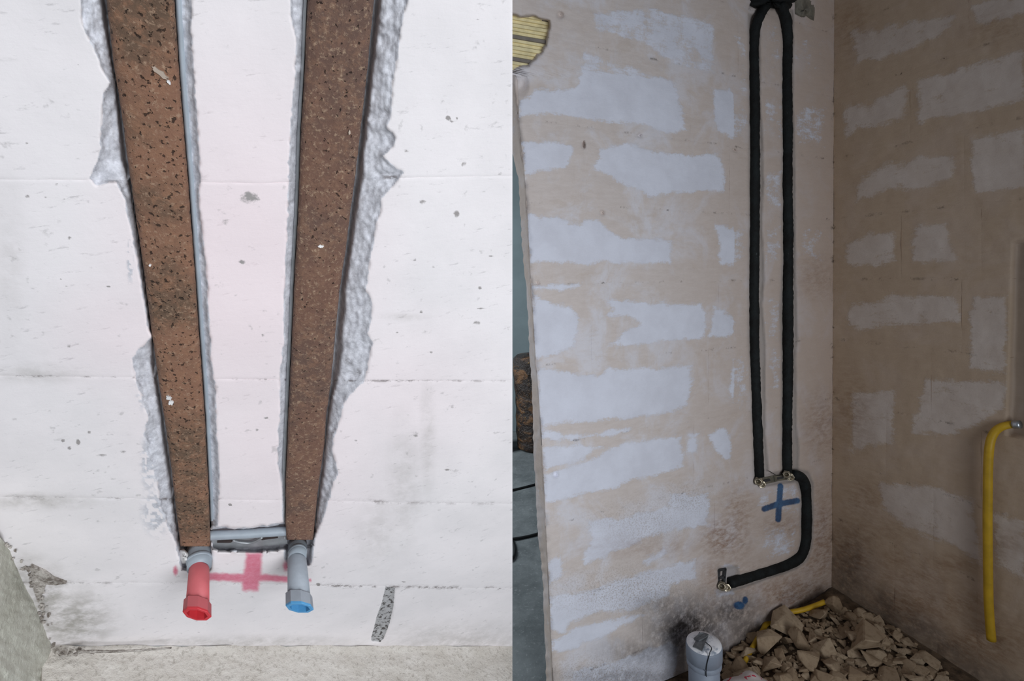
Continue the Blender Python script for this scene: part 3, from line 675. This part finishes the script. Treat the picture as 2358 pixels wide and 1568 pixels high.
tc = A0+np.array((0, 0, ztop+.009))
boxm('tape_strip', tc+np.array((-.012, -.004, 0)), R*1.5, R*.55, .004, .95, MAT_TAPE, dp)
boxm('tape_strip', tc+np.array((-.004, .012, .003)), R*.9, R*.4, .004, .5, MAT_TAPE, dp)
toC = nrm((CAM-A0)[:2]); sd_ = np.array((toC[1], -toC[0]))*-1
wp = []
for t in np.linspace(0, 1, 30):
    r_ = R*1.11*min(1, .25+t*1.1); zz_ = ztop+.014 if t < .66 else ztop+.012-(t-.66)*.24
    ang = .35+.25*math.sin(t*5); dd = toC*math.cos(ang)+np.array((-toC[1], toC[0]))*math.sin(ang)
    wp.append((fx[0]+dd[0]*r_, fx[1]+dd[1]*r_, zz_))
adopt(sweep('tie_wire', wp, .0014, MAT_WIRE, None, 6), dp)
s0 = P1(FLOOR, 1690, 1640); bm = bmesh.new(); bmesh.ops.create_icosphere(bm, subdivisions=4, radius=1)
tops = P1(FLOOR, 1690, 1545); 
d = ray([(1690, 1558)])[0]; tt = np.dot(s0[:2]-CAM[:2], d[:2])/np.dot(d[:2], d[:2]); zs = CAM[2]+d[2]*tt
for v in bm.verts:
    n_ = float(vnoise(v.co.x*40+90, v.co.y*40+v.co.z*33+90, 14, 6))-.5
    v.co = Vector((v.co.x*.10, v.co.y*.08, max(v.co.z, -.7)*zs*.55))*(1+.22*n_)+Vector((s0[0]+.045, s0[1]-.02, zs*.45))
tag(bm_obj('printed_sack', bm, MAT_SACK, None, True), 'crumpled white sack with red print at the bottom beside the drain pipe', 'sack')

# ------------------------------------------------------------------ things beyond the opening
rb = P1(FLOOR, 1234, 1030)
bm = bmesh.new(); bmesh.ops.create_cone(bm, cap_ends=True, segments=48, radius1=1, radius2=1, depth=1)
bmesh.ops.bisect_plane
hgt = .80
roll = empty('wrapped_roll', (rb[0], rb[1], 0)); tag(roll, 'dark brown plastic-wrapped roll standing beyond the opening', 'roll')
bm.free()
prof = [(0, .13), (.02, .155)]+[(.02+.74*t, .155+.004*math.sin(t*9)+.0025*math.sin(t*37+1)) for t in np.linspace(.02, .98, 40)]+[(.775, .15), (hgt, .12), (hgt+.006, .04)]
adopt(revolve('wrap', (rb[0], rb[1], 0), (rb[0], rb[1], 1), prof, MAT_WRAP, None, 48), roll)
adopt(revolve('core', (rb[0], rb[1], hgt), (rb[0], rb[1], 1), [(0, .035), (.012, .035), (.012, .025)], MAT_DARKSLOT, None, 24), roll)
gb = P1(FLOOR, 1146, 1034)
sk = revolve('grey_sack', (gb[0], gb[1], 0), (gb[0], gb[1], 1), [(0, .10), (.03, .12)]+[(.03+.5*t, .12+.01*math.sin(t*8)) for t in np.linspace(.05, 1, 14)]+[(.57, .10), (.60, .06), (.605, .02)], plain('grey_sack_cloth', (150, 152, 150), .85, 0, .12, 16, .01), None, 32)
tag(sk, 'grey sack standing beside the dark wrapped roll beyond the opening', 'sack')
def floor_cable(pts, lab):
    p = resample(pts, 60); c = FLOOR.hit(p[:, :2])+np.array((0, 0, .006))
    tag(sweep('floor_cable', c, .0075, MAT_WIRE, None, 8), lab, 'cable', 'cables on the floor beyond the opening')
floor_cable([(1120, 1146), (1170, 1132), (1200, 1126), (1240, 1115), (1290, 1100)], 'thick dark cable lying straight across the floor beyond the opening')
floor_cable([(1120, 1262), (1160, 1246), (1190, 1242), (1215, 1238), (1250, 1228), (1290, 1214)], 'dark cable crossing the floor nearer than the straight one')
floor_cable([(1150, 1236), (1176, 1240), (1184, 1256), (1186, 1275), (1182, 1288), (1170, 1294), (1140, 1290)], 'looped end of dark cable on the floor beside the seam')

# ------------------------------------------------------------------ the pale close-up wall on the left
HS = nrm((1, 0, .35)); VS = nrm((581-CX, 2493-CY, F))               # along its courses, along its channels (camera axes)
nA = M @ np.cross(HS, VS)
pA = CAM+ray([(570, 1310)])[0]*.74
WA = Plane(pA, nA)
CH1L = fnxy([(245, 0), (262, 150), (277, 240), (297, 390), (312, 490), (328, 600), (345, 730), (360, 840), (378, 960), (395, 1080), (405, 1170), (416, 1260), (217, -260)])
CH1R = fnxy([(402, 0), (410, 130), (420, 260), (432, 400), (441, 520), (450, 640), (458, 760), (466, 870), (472, 960), (477, 1060), (482, 1160), (485, 1260), (387, -260)])
CH2L = fnxy([(708, 0), (701, 165), (693, 300), (689, 430), (686, 500), (677, 660), (671, 800), (662, 1000), (658, 1100), (657, 1200), (660, 1250), (720, -260)])
CH2R = fnxy([(861, 0), (845, 165), (830, 300), (819, 400), (805, 500), (797, 570), (782, 665), (769, 800), (762, 880), (751, 960), (747, 1020), (736, 1100), (728, 1165), (725, 1200), (720, 1250), (885, -260)])
G1L = [(165, -275), (185, 0), (190, 60), (215, 110), (228, 140), (240, 170), (252, 190), (237, 215), (235, 260), (232, 330), (228, 360), (212, 395), (206, 412), (222, 425), (265, 418), (285, 450), (292, 490), (300, 520), (312, 580), (322, 640), (332, 700), (342, 760), (350, 775), (320, 805), (305, 825), (312, 870), (325, 905), (333, 930), (340, 965), (332, 1000), (345, 1050), (355, 1080), (362, 1110), (368, 1150), (382, 1200), (404, 1250), (414, 1300)]
G1R = [(425, -275), (440, 0), (442, 100), (448, 200), (455, 300), (462, 400), (458, 450), (462, 500), (470, 560), (478, 650), (482, 740), (486, 830), (497, 900), (498, 980), (503, 1060), (506, 1130), (502, 1200), (500, 1212)]
G2L = [(676, -275), (668, 0), (673, 50), (681, 100), (679, 166), (674, 232), (668, 298), (664, 381), (663, 517), (657, 600), (653, 700), (655, 782), (643, 865), (646, 931), (640, 997), (640, 1069), (649, 1127), (652, 1205)]
G2R = [(985, -275), (938, 0), (925, 50), (915, 133), (903, 192), (900, 272), (888, 288), (913, 318), (907, 338), (882, 358), (905, 381), (931, 396), (915, 418), (878, 454), (877, 490), (867, 507), (862, 543), (855, 583), (845, 649), (843, 666), (858, 699), (857, 732), (845, 765), (858, 788), (852, 805), (850, 830), (838, 876), (815, 901), (792, 928), (785, 964), (770, 1004), (765, 1033), (780, 1090), (768, 1112), (757, 1152), (739, 1206), (722, 1245)]
RAIL = [(486, 1216), (520, 1212), (540, 1218), (590, 1212), (630, 1206), (660, 1204), (662, 1262), (640, 1268), (590, 1272), (540, 1270), (505, 1268), (488, 1262)]
PG1 = G1L+[(440, 1318), (482, 1312), (486, 1262)]+RAIL[0:1]+G1R[::-1]
PG2 = G2L+[(655, 1290), (690, 1312), (718, 1296)]+G2R[::-1]
EL1 = [(414, 1240), (488, 1240), (486, 1310), (478, 1318), (420, 1312)]; EL2 = [(656, 1240), (722, 1236), (712, 1300), (664, 1304)]
STRIP = [(888, 1350), (910, 1352), (906, 1396), (897, 1436), (884, 1470), (876, 1478), (853, 1476), (866, 1424), (880, 1384)]
J_A = [lambda x: -266+0*np.asarray(x), fnxy([(-80, 412), (300, 416), (600, 422), (900, 410), (1190, 405)], 0), fnxy([(-80, 864), (310, 869), (480, 872), (830, 877), (1190, 877)], 0),
       fnxy([(-80, 1143), (300, 1148), (760, 1153), (980, 1158), (1190, 1160)], 0), fnxy([(-80, 1342), (485, 1342), (725, 1348), (1109, 1354), (1190, 1355)], 0), fnxy([(-80, 1486), (1190, 1488)], 0)]
def h_wallA(x, y):
    rough = fbm(x, y, 26, 40); h = .0005*(fbm(x, y, 90, 41)-.5)
    jag0 = 7*(vnoise(x, y, 17, 42)-.5)+4*(vnoise(x, y, 7, 43)-.5); jag = jag0
    for poly, fl, fr_ in ((PG1, CH1L, CH1R), (PG2, CH2L, CH2R)):
        sd = sdpoly(x, y, poly)
        dch = np.maximum(np.maximum(fl(y)-x, x-fr_(y)), 0)+np.maximum(y-1255, 0)*.3
        sd = sd+jag0*(.15+.85*ss(8, 30, dch))
        t = np.clip(sd, 0, 80)/(np.clip(sd, 0, 80)+np.clip(dch, 0, 80)+1e-6)
        lip = ss(-1, 5, sd)
        step = np.floor((t+.25*(rough-.5))*5)/5
        h = h-np.where(sd > -3, lip*(.003+.012*np.clip(.45*t+.55*step, 0, 1)+.022*ss(.72, 1.0, t)+.005*(rough-.5)*np.clip(dch/20, 0, 1)), 0)
    sd = sdpoly(x, y, RAIL)+.7*jag; h = np.minimum(h, -.024*ss(-3, 6, sd)+np.where(sd > 0, .004*(rough-.5), 1))
    for e in (EL1, EL2): sde = sdpoly(x, y, e); h = np.where(sde > -3, np.minimum(h, -.026*ss(-3, 7, sde)), h)
    h = h-.0035*ss(-2, 5, sdpoly(x, y, STRIP)+3*(rough-.5))*(.6+.8*vnoise(x, y, 9, 47))
    return h
SPOTS = [(1032, 272, 9, 8, 1), (1052, 272, 5, 6, 1), (575, 455, 34, 22, .8), (1042, 280, 14, 8, .6), (1068, 378, 12, 11, .7), (973, 465, 17, 10, .7), (1052, 492, 13, 12, .8), (520, 512, 26, 16, .6), (557, 603, 14, 9, .8), (888, 568, 8, 6, .7), (955, 598, 8, 5, .8), (998, 614, 7, 5, .8), (1105, 663, 9, 7, .9), (1083, 628, 10, 7, .6), (893, 652, 6, 4, .8), (953, 667, 6, 4, .8), (970, 718, 7, 5, .8), (915, 765, 7, 5, .8), (1098, 743, 17, 8, .7), (993, 812, 7, 5, .7), (570, 680, 6, 9, .6), (640, 722, 11, 9, .6), (604, 772, 9, 6, .7), (612, 838, 10, 6, .6), (612, 962, 9, 5, .9), (592, 990, 10, 6, .7), (955, 1000, 18, 16, .6), (820, 1015, 7, 4, .8),
         (160, 548, 8, 7, .8), (150, 543, 16, 6, .4), (105, 455, 9, 6, .8), (62, 452, 10, 8, .8), (148, 458, 8, 5, .6), (62, 330, 6, 5, .8), (130, 424, 9, 6, .7), (158, 797, 10, 7, .7), (132, 727, 7, 5, .6), (140, 642, 5, 3, .9), (152, 660, 7, 3, .9), (250, 660, 7, 3, .9), (285, 632, 4, 10, .6), (180, 1018, 8, 12, .9), (145, 1015, 8, 6, .9), (160, 1032, 8, 7, .9), (205, 995, 8, 5, .8), (365, 1162, 12, 8, .9), (1040, 935, 14, 16, .5), (530, 1162, 4, 4, 2), (1100, 45, 8, 5, .8), (1075, 185, 12, 5, .5), (930, 70, 6, 5, .6), (935, 348, 14, 8, .7), (1130, 590, 10, 4, .8), (1110, 710, 30, 4, .7), (205, 100, 4, 3, .7), (525, 105, 10, 6, .6), (545, 190, 5, 4, .7), (180, 150, 4, 3, .8), (620, 520, 10, 8, .3), (1050, 1085, 26, 14, .55), (1085, 1110, 20, 16, .5), (1030, 1082, 14, 5, .8), (235, 1048, 22, 5, .8), (285, 1040, 16, 5, .8), (250, 1075, 5, 10, .6), (215, 1090, 6, 5, .7), (1150, 400, 12, 8, .6), (1160, 430, 8, 6, .7), (780, 1082, 6, 4, .7), (930, 1340, 12, 4, .7), (733, 1346, 8, 4, 1.2)]
def a_wallA(x, y):
    jag = 6*(vnoise(x, y, 11, 42)-.5)
    chip = np.maximum(ss(-2, 5, sdpoly(x, y, PG1)+jag), ss(-2, 5, sdpoly(x, y, PG2)+jag)); chip = np.maximum(chip, ss(-2, 6, sdpoly(x, y, RAIL)+jag))
    chip = np.maximum(chip, .55*blobs(x, y, [(345, 1060, 26, 90), (360, 1180, 40, 60), (330, 900, 20, 50), (300, 600, 10, 60)])*(vnoise(x, y, 7, 3) > .45))
    grey_tone = blobs(x, y, [(160, 1430, 110, 80, .9), (110, 1390, 60, 90, .9), (60, 1330, 60, 60, .6), (590, 1265, 90, 12, .8), (560, 1480, 300, 18, .5), (985, 1010, 20, 130, .35), (930, 1110, 40, 160, .3), (870, 1230, 60, 100, .25), (1050, 1490, 200, 60, .45), (80, 860, 120, 25, .35), (80, 1155, 130, 22, .5), (930, 730, 60, 10, .3), (20, 600, 40, 200, .2), (200, 1440, 70, 70, .6)])  # grey tone, strongest at the lower left corner
    n7 = 3*(vnoise(x, y, 9, 55)-.5)
    r = np.clip(.5+(sdpoly(x, y, [(568, 1273), (602, 1272), (603, 1312), (598, 1330), (594, 1360), (560, 1360), (557, 1338), (562, 1310)])+n7)/17, 0, 1)
    r = np.maximum(r, np.clip(.5+(sdpoly(x, y, [(478, 1318), (565, 1322), (600, 1322), (665, 1326), (664, 1340), (600, 1338), (565, 1340), (478, 1336)])+n7)/12, 0, 1))
    r = np.maximum(r, blobs(x, y, [(404, 1314, 8, 15, .9), (658, 1304, 10, 18, .75), (714, 1336, 4, 6, 1)]))
    pink_cast = blobs(x, y, [(560, 620, 330, 560, .8), (640, 1000, 300, 300, .6), (300, 760, 200, 160, .5), (900, 900, 260, 200, .4)])  # broad lens colour cast painted into the wall tint
    conc = np.clip(.5+sdpoly(x, y, STRIP)/8, 0, 1)
    sp = blobs(x, y, SPOTS); jt = np.zeros(x.shape)
    for k, (j, w) in enumerate(((J_A[2], 3.2), (J_A[3], 4.2), (J_A[4], 3.6))):
        jt = np.maximum(jt, np.clip(1.3-np.abs(y-j(x))/w, 0, 1)*(.25+.9*vnoise(x, y*0, 70, 60+k)))
    jt = np.maximum(jt, blobs(x, y, [(900, 408, 30, 5, .9), (860, 398, 20, 4, .8), (800, 832, 16, 9, .7), (825, 860, 10, 14, .7), (268, 418, 40, 4, .6)]))
    z = np.zeros(x.shape)
    return {'m1': np.column_stack((chip, np.clip(grey_tone, 0, 1), r, pink_cast)), 'm2': np.column_stack((conc, sp, jt, z+1))}
wl = empty('wall_left', P1(WA, 600, 1488)); tag(wl, 'pale pinkish block wall with two chased grooves and a red cross', 'wall', None, 'structure')
RE = lambda y: 1180+0*np.asarray(y)
XL_A = [lambda y: -240+0*np.asarray(y)]*5
for i in range(5):
    adopt(patch('block', None, WA, XL_A[i], RE, J_A[i], J_A[i+1], h_wallA, a_wallA, MAT_A, 4.0, .09, .0004, 200+i), wl)
# returning plaster wall at the lower left and screed floor, both running out from the wall towards the viewer
NA = WA.n
cl = [(10, 1250), (22, 1264), (50, 1302), (78, 1340), (92, 1380), (102, 1420), (112, 1460), (125, 1500), (140, 1540)]
p = resample(cl, 90)
def plane_out(qa, qb):                      # plane through a line on the wall, running straight out of it
    A_, B_ = P1(WA, *qa), P1(WA, *qb); return Plane(A_, np.cross(B_-A_, NA))
SIDE = plane_out((22, 1264), (118, 1480)); FOOT = plane_out((40, 1488), (1180, 1489))
def at_plain(x, y): z = np.zeros(x.shape); return {'m1': np.column_stack((z, z, z, z+1))}
cx_ = fnxy([(-40, 1180), (10, 1250), (22, 1264), (50, 1302), (74, 1340), (90, 1380), (102, 1420), (112, 1460), (122, 1500), (131, 1540), (150, 1620)])
o = patch('wall_side', None, SIDE, lambda y: -240+0*np.asarray(y), lambda y: cx_(y)+3*(vnoise(y, y*0, 13, 3)-.5), lambda x: 1190+0*np.asarray(x), lambda x: 1620+0*np.asarray(x),
          lambda x, y: .005*(fbm(x, y, 50, 71)-.5)+.002*(vnoise(x, y, 9, 72)-.5), at_plain, MAT_GREYPL, 4, .04, 0)
tag(o, 'grey plastered return wall at the lower left corner', 'wall', None, 'structure')
o = patch('floor', None, FOOT, lambda y: 96+0*np.asarray(y), RE, lambda x: 1486+3*(vnoise(x, x*0, 30, 8)-.5)*2, lambda x: 1640+0*np.asarray(x),
          lambda x, y: .004*(fbm(x, y*2, 60, 81)-.5)+.0015*(vnoise(x, y*2, 8, 83)-.5)+.006*np.clip(1-(y-1488)/18, 0, 1)*vnoise(x, y*0, 40, 84), at_plain, MAT_SCREED, 4, .04, 0)
tag(o, 'rough grey screed strip along the foot of the pale wall', 'floor', None, 'structure')
# plain masonry base that carries the close-up wall and its screed strip
q1, q2, q3, q4 = P1(WA, 40, 1500, -.08), P1(WA, 1130, 1500, -.08), P1(FOOT, 1120, 1625, -.045), P1(FOOT, 60, 1625, -.045)
V = [q1, q2, q3, q4]+[np.array((q[0], q[1], 0.0)) for q in (q1, q2, q3, q4)]
o = mesh_obj('wall_base', V, [[0, 1, 2, 3], [7, 6, 5, 4], [0, 4, 5, 1], [1, 5, 6, 2], [2, 6, 7, 3], [3, 7, 4, 0]], MAT_GREYPL, None, False)
tag(o, 'grey masonry base under the screed strip of the pale wall', 'wall', None, 'structure')
# broken plaster lumps along the side corner
cr = empty('broken_plaster_edge', P1(WA, 90, 1400)); tag(cr, 'crumbling broken plaster along the lower left wall corner', 'plaster')
g = random.Random(11)
def crumb(x, y, s, sy=1.0, hh=.003):
    bm = bmesh.new()
    for _ in range(11):
        v = Vector((g.uniform(-1, 1), g.uniform(-1, 1), g.uniform(-1, 1))).normalized()*g.uniform(.7, 1); bm.verts.new(v)
    bmesh.ops.convex_hull(bm, input=bm.verts[:]); m = px_m(WA, x, y)
    for v in bm.verts: v.co = Vector((v.co.x*s*m, v.co.y*s*m*.5, v.co.z*s*m*sy))
    bmesh.ops.translate(bm, verts=bm.verts, vec=Vector(P1(WA, x, y, hh)))
    return adopt(bm_obj('lump', bm, MAT_CRUMB), cr)
slab_o = slab('broken_face', [(70, 1304), (88, 1312), (102, 1318), (120, 1332), (152, 1344), (128, 1348), (106, 1346), (96, 1372), (88, 1390), (78, 1362), (72, 1330)], WA, -.01, .004, MAT_CRUMB); adopt(slab_o, cr)
for _ in range(46):
    t = g.random(); k = int(t*89); crumb(p[k, 0]+g.uniform(-9, 12), p[k, 1]+g.uniform(-8, 8), g.uniform(3, 8), g.uniform(.6, 1.3))
for _ in range(40): crumb(130+abs(g.gauss(0, 34)), 1496+g.uniform(-8, 44), g.uniform(3, 9), .8, .012)
o = bpy.data.objects.new
tr = resample([(178, 1500), (260, 1500), (330, 1497), (395, 1492)], 40)
tag(sweep('mortar_ridge', WA.hit(tr[:, :2], .018), np.linspace(.0022, .0012, 40), MAT_CRUMB, None, 8, .5, 4), 'thin ridge of mortar along the foot of the pale wall', 'mortar')

# ------------------------------------------------------------------ rusty channels
def channel(fl, fr_, y0, y1, mat, label, seed, lipl, lipr):
    n = 190; ys = np.linspace(y0, y1, n); cs = [(-.0, -.034), (-.0, -.012), (.0, .000), (.03, .0035), (.08, .0052), (.2, .0056), (.35, .006), (.5, .006), (.65, .006), (.8, .0056), (.92, .0052), (.97, .0035), (1, 0), (1, -.012), (1, -.034)]
    V = []
    for (u, h) in cs:
        wob = .0012*(fbm(ys, np.full(n, u*70), 40, seed)-.5)+.0008*(vnoise(ys, np.full(n, u*200), 9, seed+3)-.5)
        x = fl(ys)*(1-u)+fr_(ys)*u+1.2*(vnoise(ys, np.full(n, u), 16, seed+7)-.5)
        V.append(WA.hit(np.column_stack((x, ys)), h+wob))
    V = np.vstack(V); K = len(cs)
    fc = [[j*n+k, j*n+k+1, (j+1)*n+k+1, (j+1)*n+k] for j in range(K-1) for k in range(n-1)]
    fc.append([j*n+n-1 for j in range(K)]); fc.append([j*n for j in range(K)][::-1])
    root = empty('rusty_steel_channel', P1(WA, .5*(fl(y1)+fr_(y1)), y1, -.03)); tag(root, label, 'channel', 'rusty channels over the pipes')
    adopt(mesh_obj('cover', V, fc, mat), root)
    return root
c1 = channel(CH1L, CH1R, -250, 1258, MAT_RUST1, 'left rusty steel channel ending above the red plug', 300, 1, 1)
c2 = channel(CH2L, CH2R, -250, 1243, MAT_RUST2, 'right rusty steel channel ending above the blue plug', 310, 1, 1)
def splash(x, y, rx, ry, mat, root, ang=0, seed=1):
    g = random.Random(seed); pl = []
    for k in range(18):
        a = 2*math.pi*k/18; r = g.uniform(.55, 1.1); u, v = rx*r*math.cos(a), ry*r*math.sin(a)
        pl.append((x+u*math.cos(ang)-v*math.sin(ang), y+u*math.sin(ang)+v*math.cos(ang)))
    adopt(slab('plaster_speck', pl, WA, .004, .0075, mat), root)
splash(388, 917, 7, 5, MAT_CHIPW, c1, .3, 1); splash(393, 928, 6, 6, MAT_CHIPW, c1, .8, 2); splash(345, 612, 3, 3, MAT_CHIPW, c1, 0, 3)
splash(368, 168, 26, 6.5, MAT_SCRATCH, c1, .66, 14); splash(388, 190, 7, 3, MAT_CHIPW, c1, .9, 6)
splash(738, 568, 8, 4, MAT_CHIPW, c2, .1, 7); splash(805, 305, 3, 7, MAT_SCRATCH, c2, .1, 8)
# thin grey conduit edge left of the right channel and right of the left one
def strip(name, fa, fb, y0, y1, h, mat, root):
    ys = np.linspace(y0, y1, 120); wob = .6*(vnoise(ys, ys*0, 30, 9)-.5)
    a = WA.hit(np.column_stack((fa(ys)+wob, ys)), h); b = WA.hit(np.column_stack((fb(ys)+wob, ys)), h+.002)
    V = np.vstack((a-NA*.02, a, b, b-NA*.02)); n = 120
    fc = [[j*n+k, j*n+k+1, (j+1)*n+k+1, (j+1)*n+k] for j in range(3) for k in range(n-1)]
    adopt(mesh_obj(name, V, fc, mat), root)
strip('side_flange', lambda y: CH1R(y)+1.5, lambda y: CH1R(y)+13-y*.005, -60, 1200, -.007, MAT_GREYPVC, c1)
strip('side_flange', lambda y: CH2L(y)-9, lambda y: CH2L(y)-1.5, -60, 1200, -.008, MAT_STEELG, c2)

# ------------------------------------------------------------------ mounting rail between the pipe ends
ra = empty('mounting_rail', P1(WA, 574, 1262, -.02)); tag(ra, 'grey slotted mounting rail joining the two pipe elbows above the red cross', 'rail')
tp = resample([(470, 1234), (560, 1230), (672, 1222)], 40); adopt(sweep('tube', WA.hit(tp[:, :2], -.008), 10.5*px_m(WA, 570, 1228), MAT_GREYPVC, None, 18), ra)
adopt(slab('plate', [(486, 1240), (660, 1230), (662, 1252), (560, 1262), (488, 1262)], WA, -.022, -.016, MAT_STEELG), ra)
adopt(slab('slot', [(500, 1246), (530, 1243), (537, 1247), (530, 1250), (500, 1250)], WA, -.02, -.0145, MAT_DARKSLOT), ra)
adopt(slab('slot', [(603, 1240), (638, 1235), (640, 1239), (602, 1244)], WA, -.02, -.0145, MAT_DARKSLOT), ra)
cp_ = resample([(536, 1244), (550, 1249), (575, 1251), (590, 1246), (604, 1237)], 24); adopt(sweep('clip', WA.hit(cp_[:, :2], -.010), .0018, MAT_STEELG, None, 8), ra)
# elbows and test plugs
def elbow(x, y0, y1, wpx, lab):
    r = empty('pipe_elbow', P1(WA, x, y1, -.02)); tag(r, lab, 'fitting', 'grey elbows at the pipe ends')
    a = P1(WA, x, y0, -.022); b = P1(WA, x, y1, .012); m = px_m(WA, x, y1); L = np.linalg.norm(b-a)
    adopt(revolve('body', a, b, [(0, wpx*m*1.06), (L*.35, wpx*m*1.06), (L*.6, wpx*m), (L, wpx*m)], MAT_GREYPVC, None, 28), r)
    adopt(revolve('collar', a+(b-a)*.55, b, [(0, wpx*m*1.0), (.0015, wpx*m*1.07), (.005, wpx*m*1.07), (.0065, wpx*m)], MAT_GREYPVC, None, 28), r)
    return r
e1 = elbow(459, 1262, 1306, 24, 'grey pipe elbow holding the red plug below the left channel')
e2 = elbow(685, 1252, 1284, 19, 'grey pipe elbow holding the blue plug below the right channel')
bl_ = lump('plaster_blob', [(414, 1266), (424, 1264), (434, 1274), (439, 1288), (432, 1297), (420, 1298), (413, 1286)], WA, -.012, .014, MAT_CHIPW, 2)
tag(bl_, 'small white plaster blob beside the red plug elbow', 'plaster')
def plug(name, p0, p1, w0, w1, hw, hexdrop, label, mb, mi, rimmat, H1):
    a = P1(WA, *p0, .010); b = CAM+ray([p1])[0]*(depth(a)-H1)
    r = empty(name, a); tag(r, label, 'plug', 'pressure test plugs')
    ma, mb_ = depth(a)/F, depth(b)/F; L = np.linalg.norm(b-a); d = (b-a)/L
    adopt(revolve('body', a, b, [(-.004, w0*ma*.9), (0, w0*ma), (L*.78, w1*mb_)], mb, None, 32, True, 0, rt), r)
    R0 = hw*mb_
    hd = adopt(revolve('head', a+d*L*.74, b, [(0, w1*mb_*1.0), (L*.035, R0*.98), (L*.26, R0)], mb, None, 8, False, math.pi/8, rt, False), r)
    adopt(revolve('rim', a+d*L*.995, b, [(0, R0*1.0), (.0025, R0*1.005), (.003, R0*.97), (.003, R0*.74), (-.024, R0*.70)], rimmat, None, 8, False, math.pi/8, rt, False), r)
    adopt(revolve('socket_floor', a+d*(L*.995-.0235), b, [(0, R0*.72), (.001, R0*.72)], mi, None, 8, False, math.pi/8, rt), r)
    return r
plug('test_plug', (459, 1306), (454, 1411), 22, 26, 31, 0, 'red plastic test plug with octagonal head sticking out of the wall', MAT_REDP, MAT_REDP2, MAT_REDP2, .050)
plug('test_plug', (684, 1286), (690, 1396), 21, 26, 31, 0, 'blue-grey plastic test plug with bright blue octagonal rim', MAT_BLUEP, MAT_BLUEP2, MAT_BLUEP2, .050)
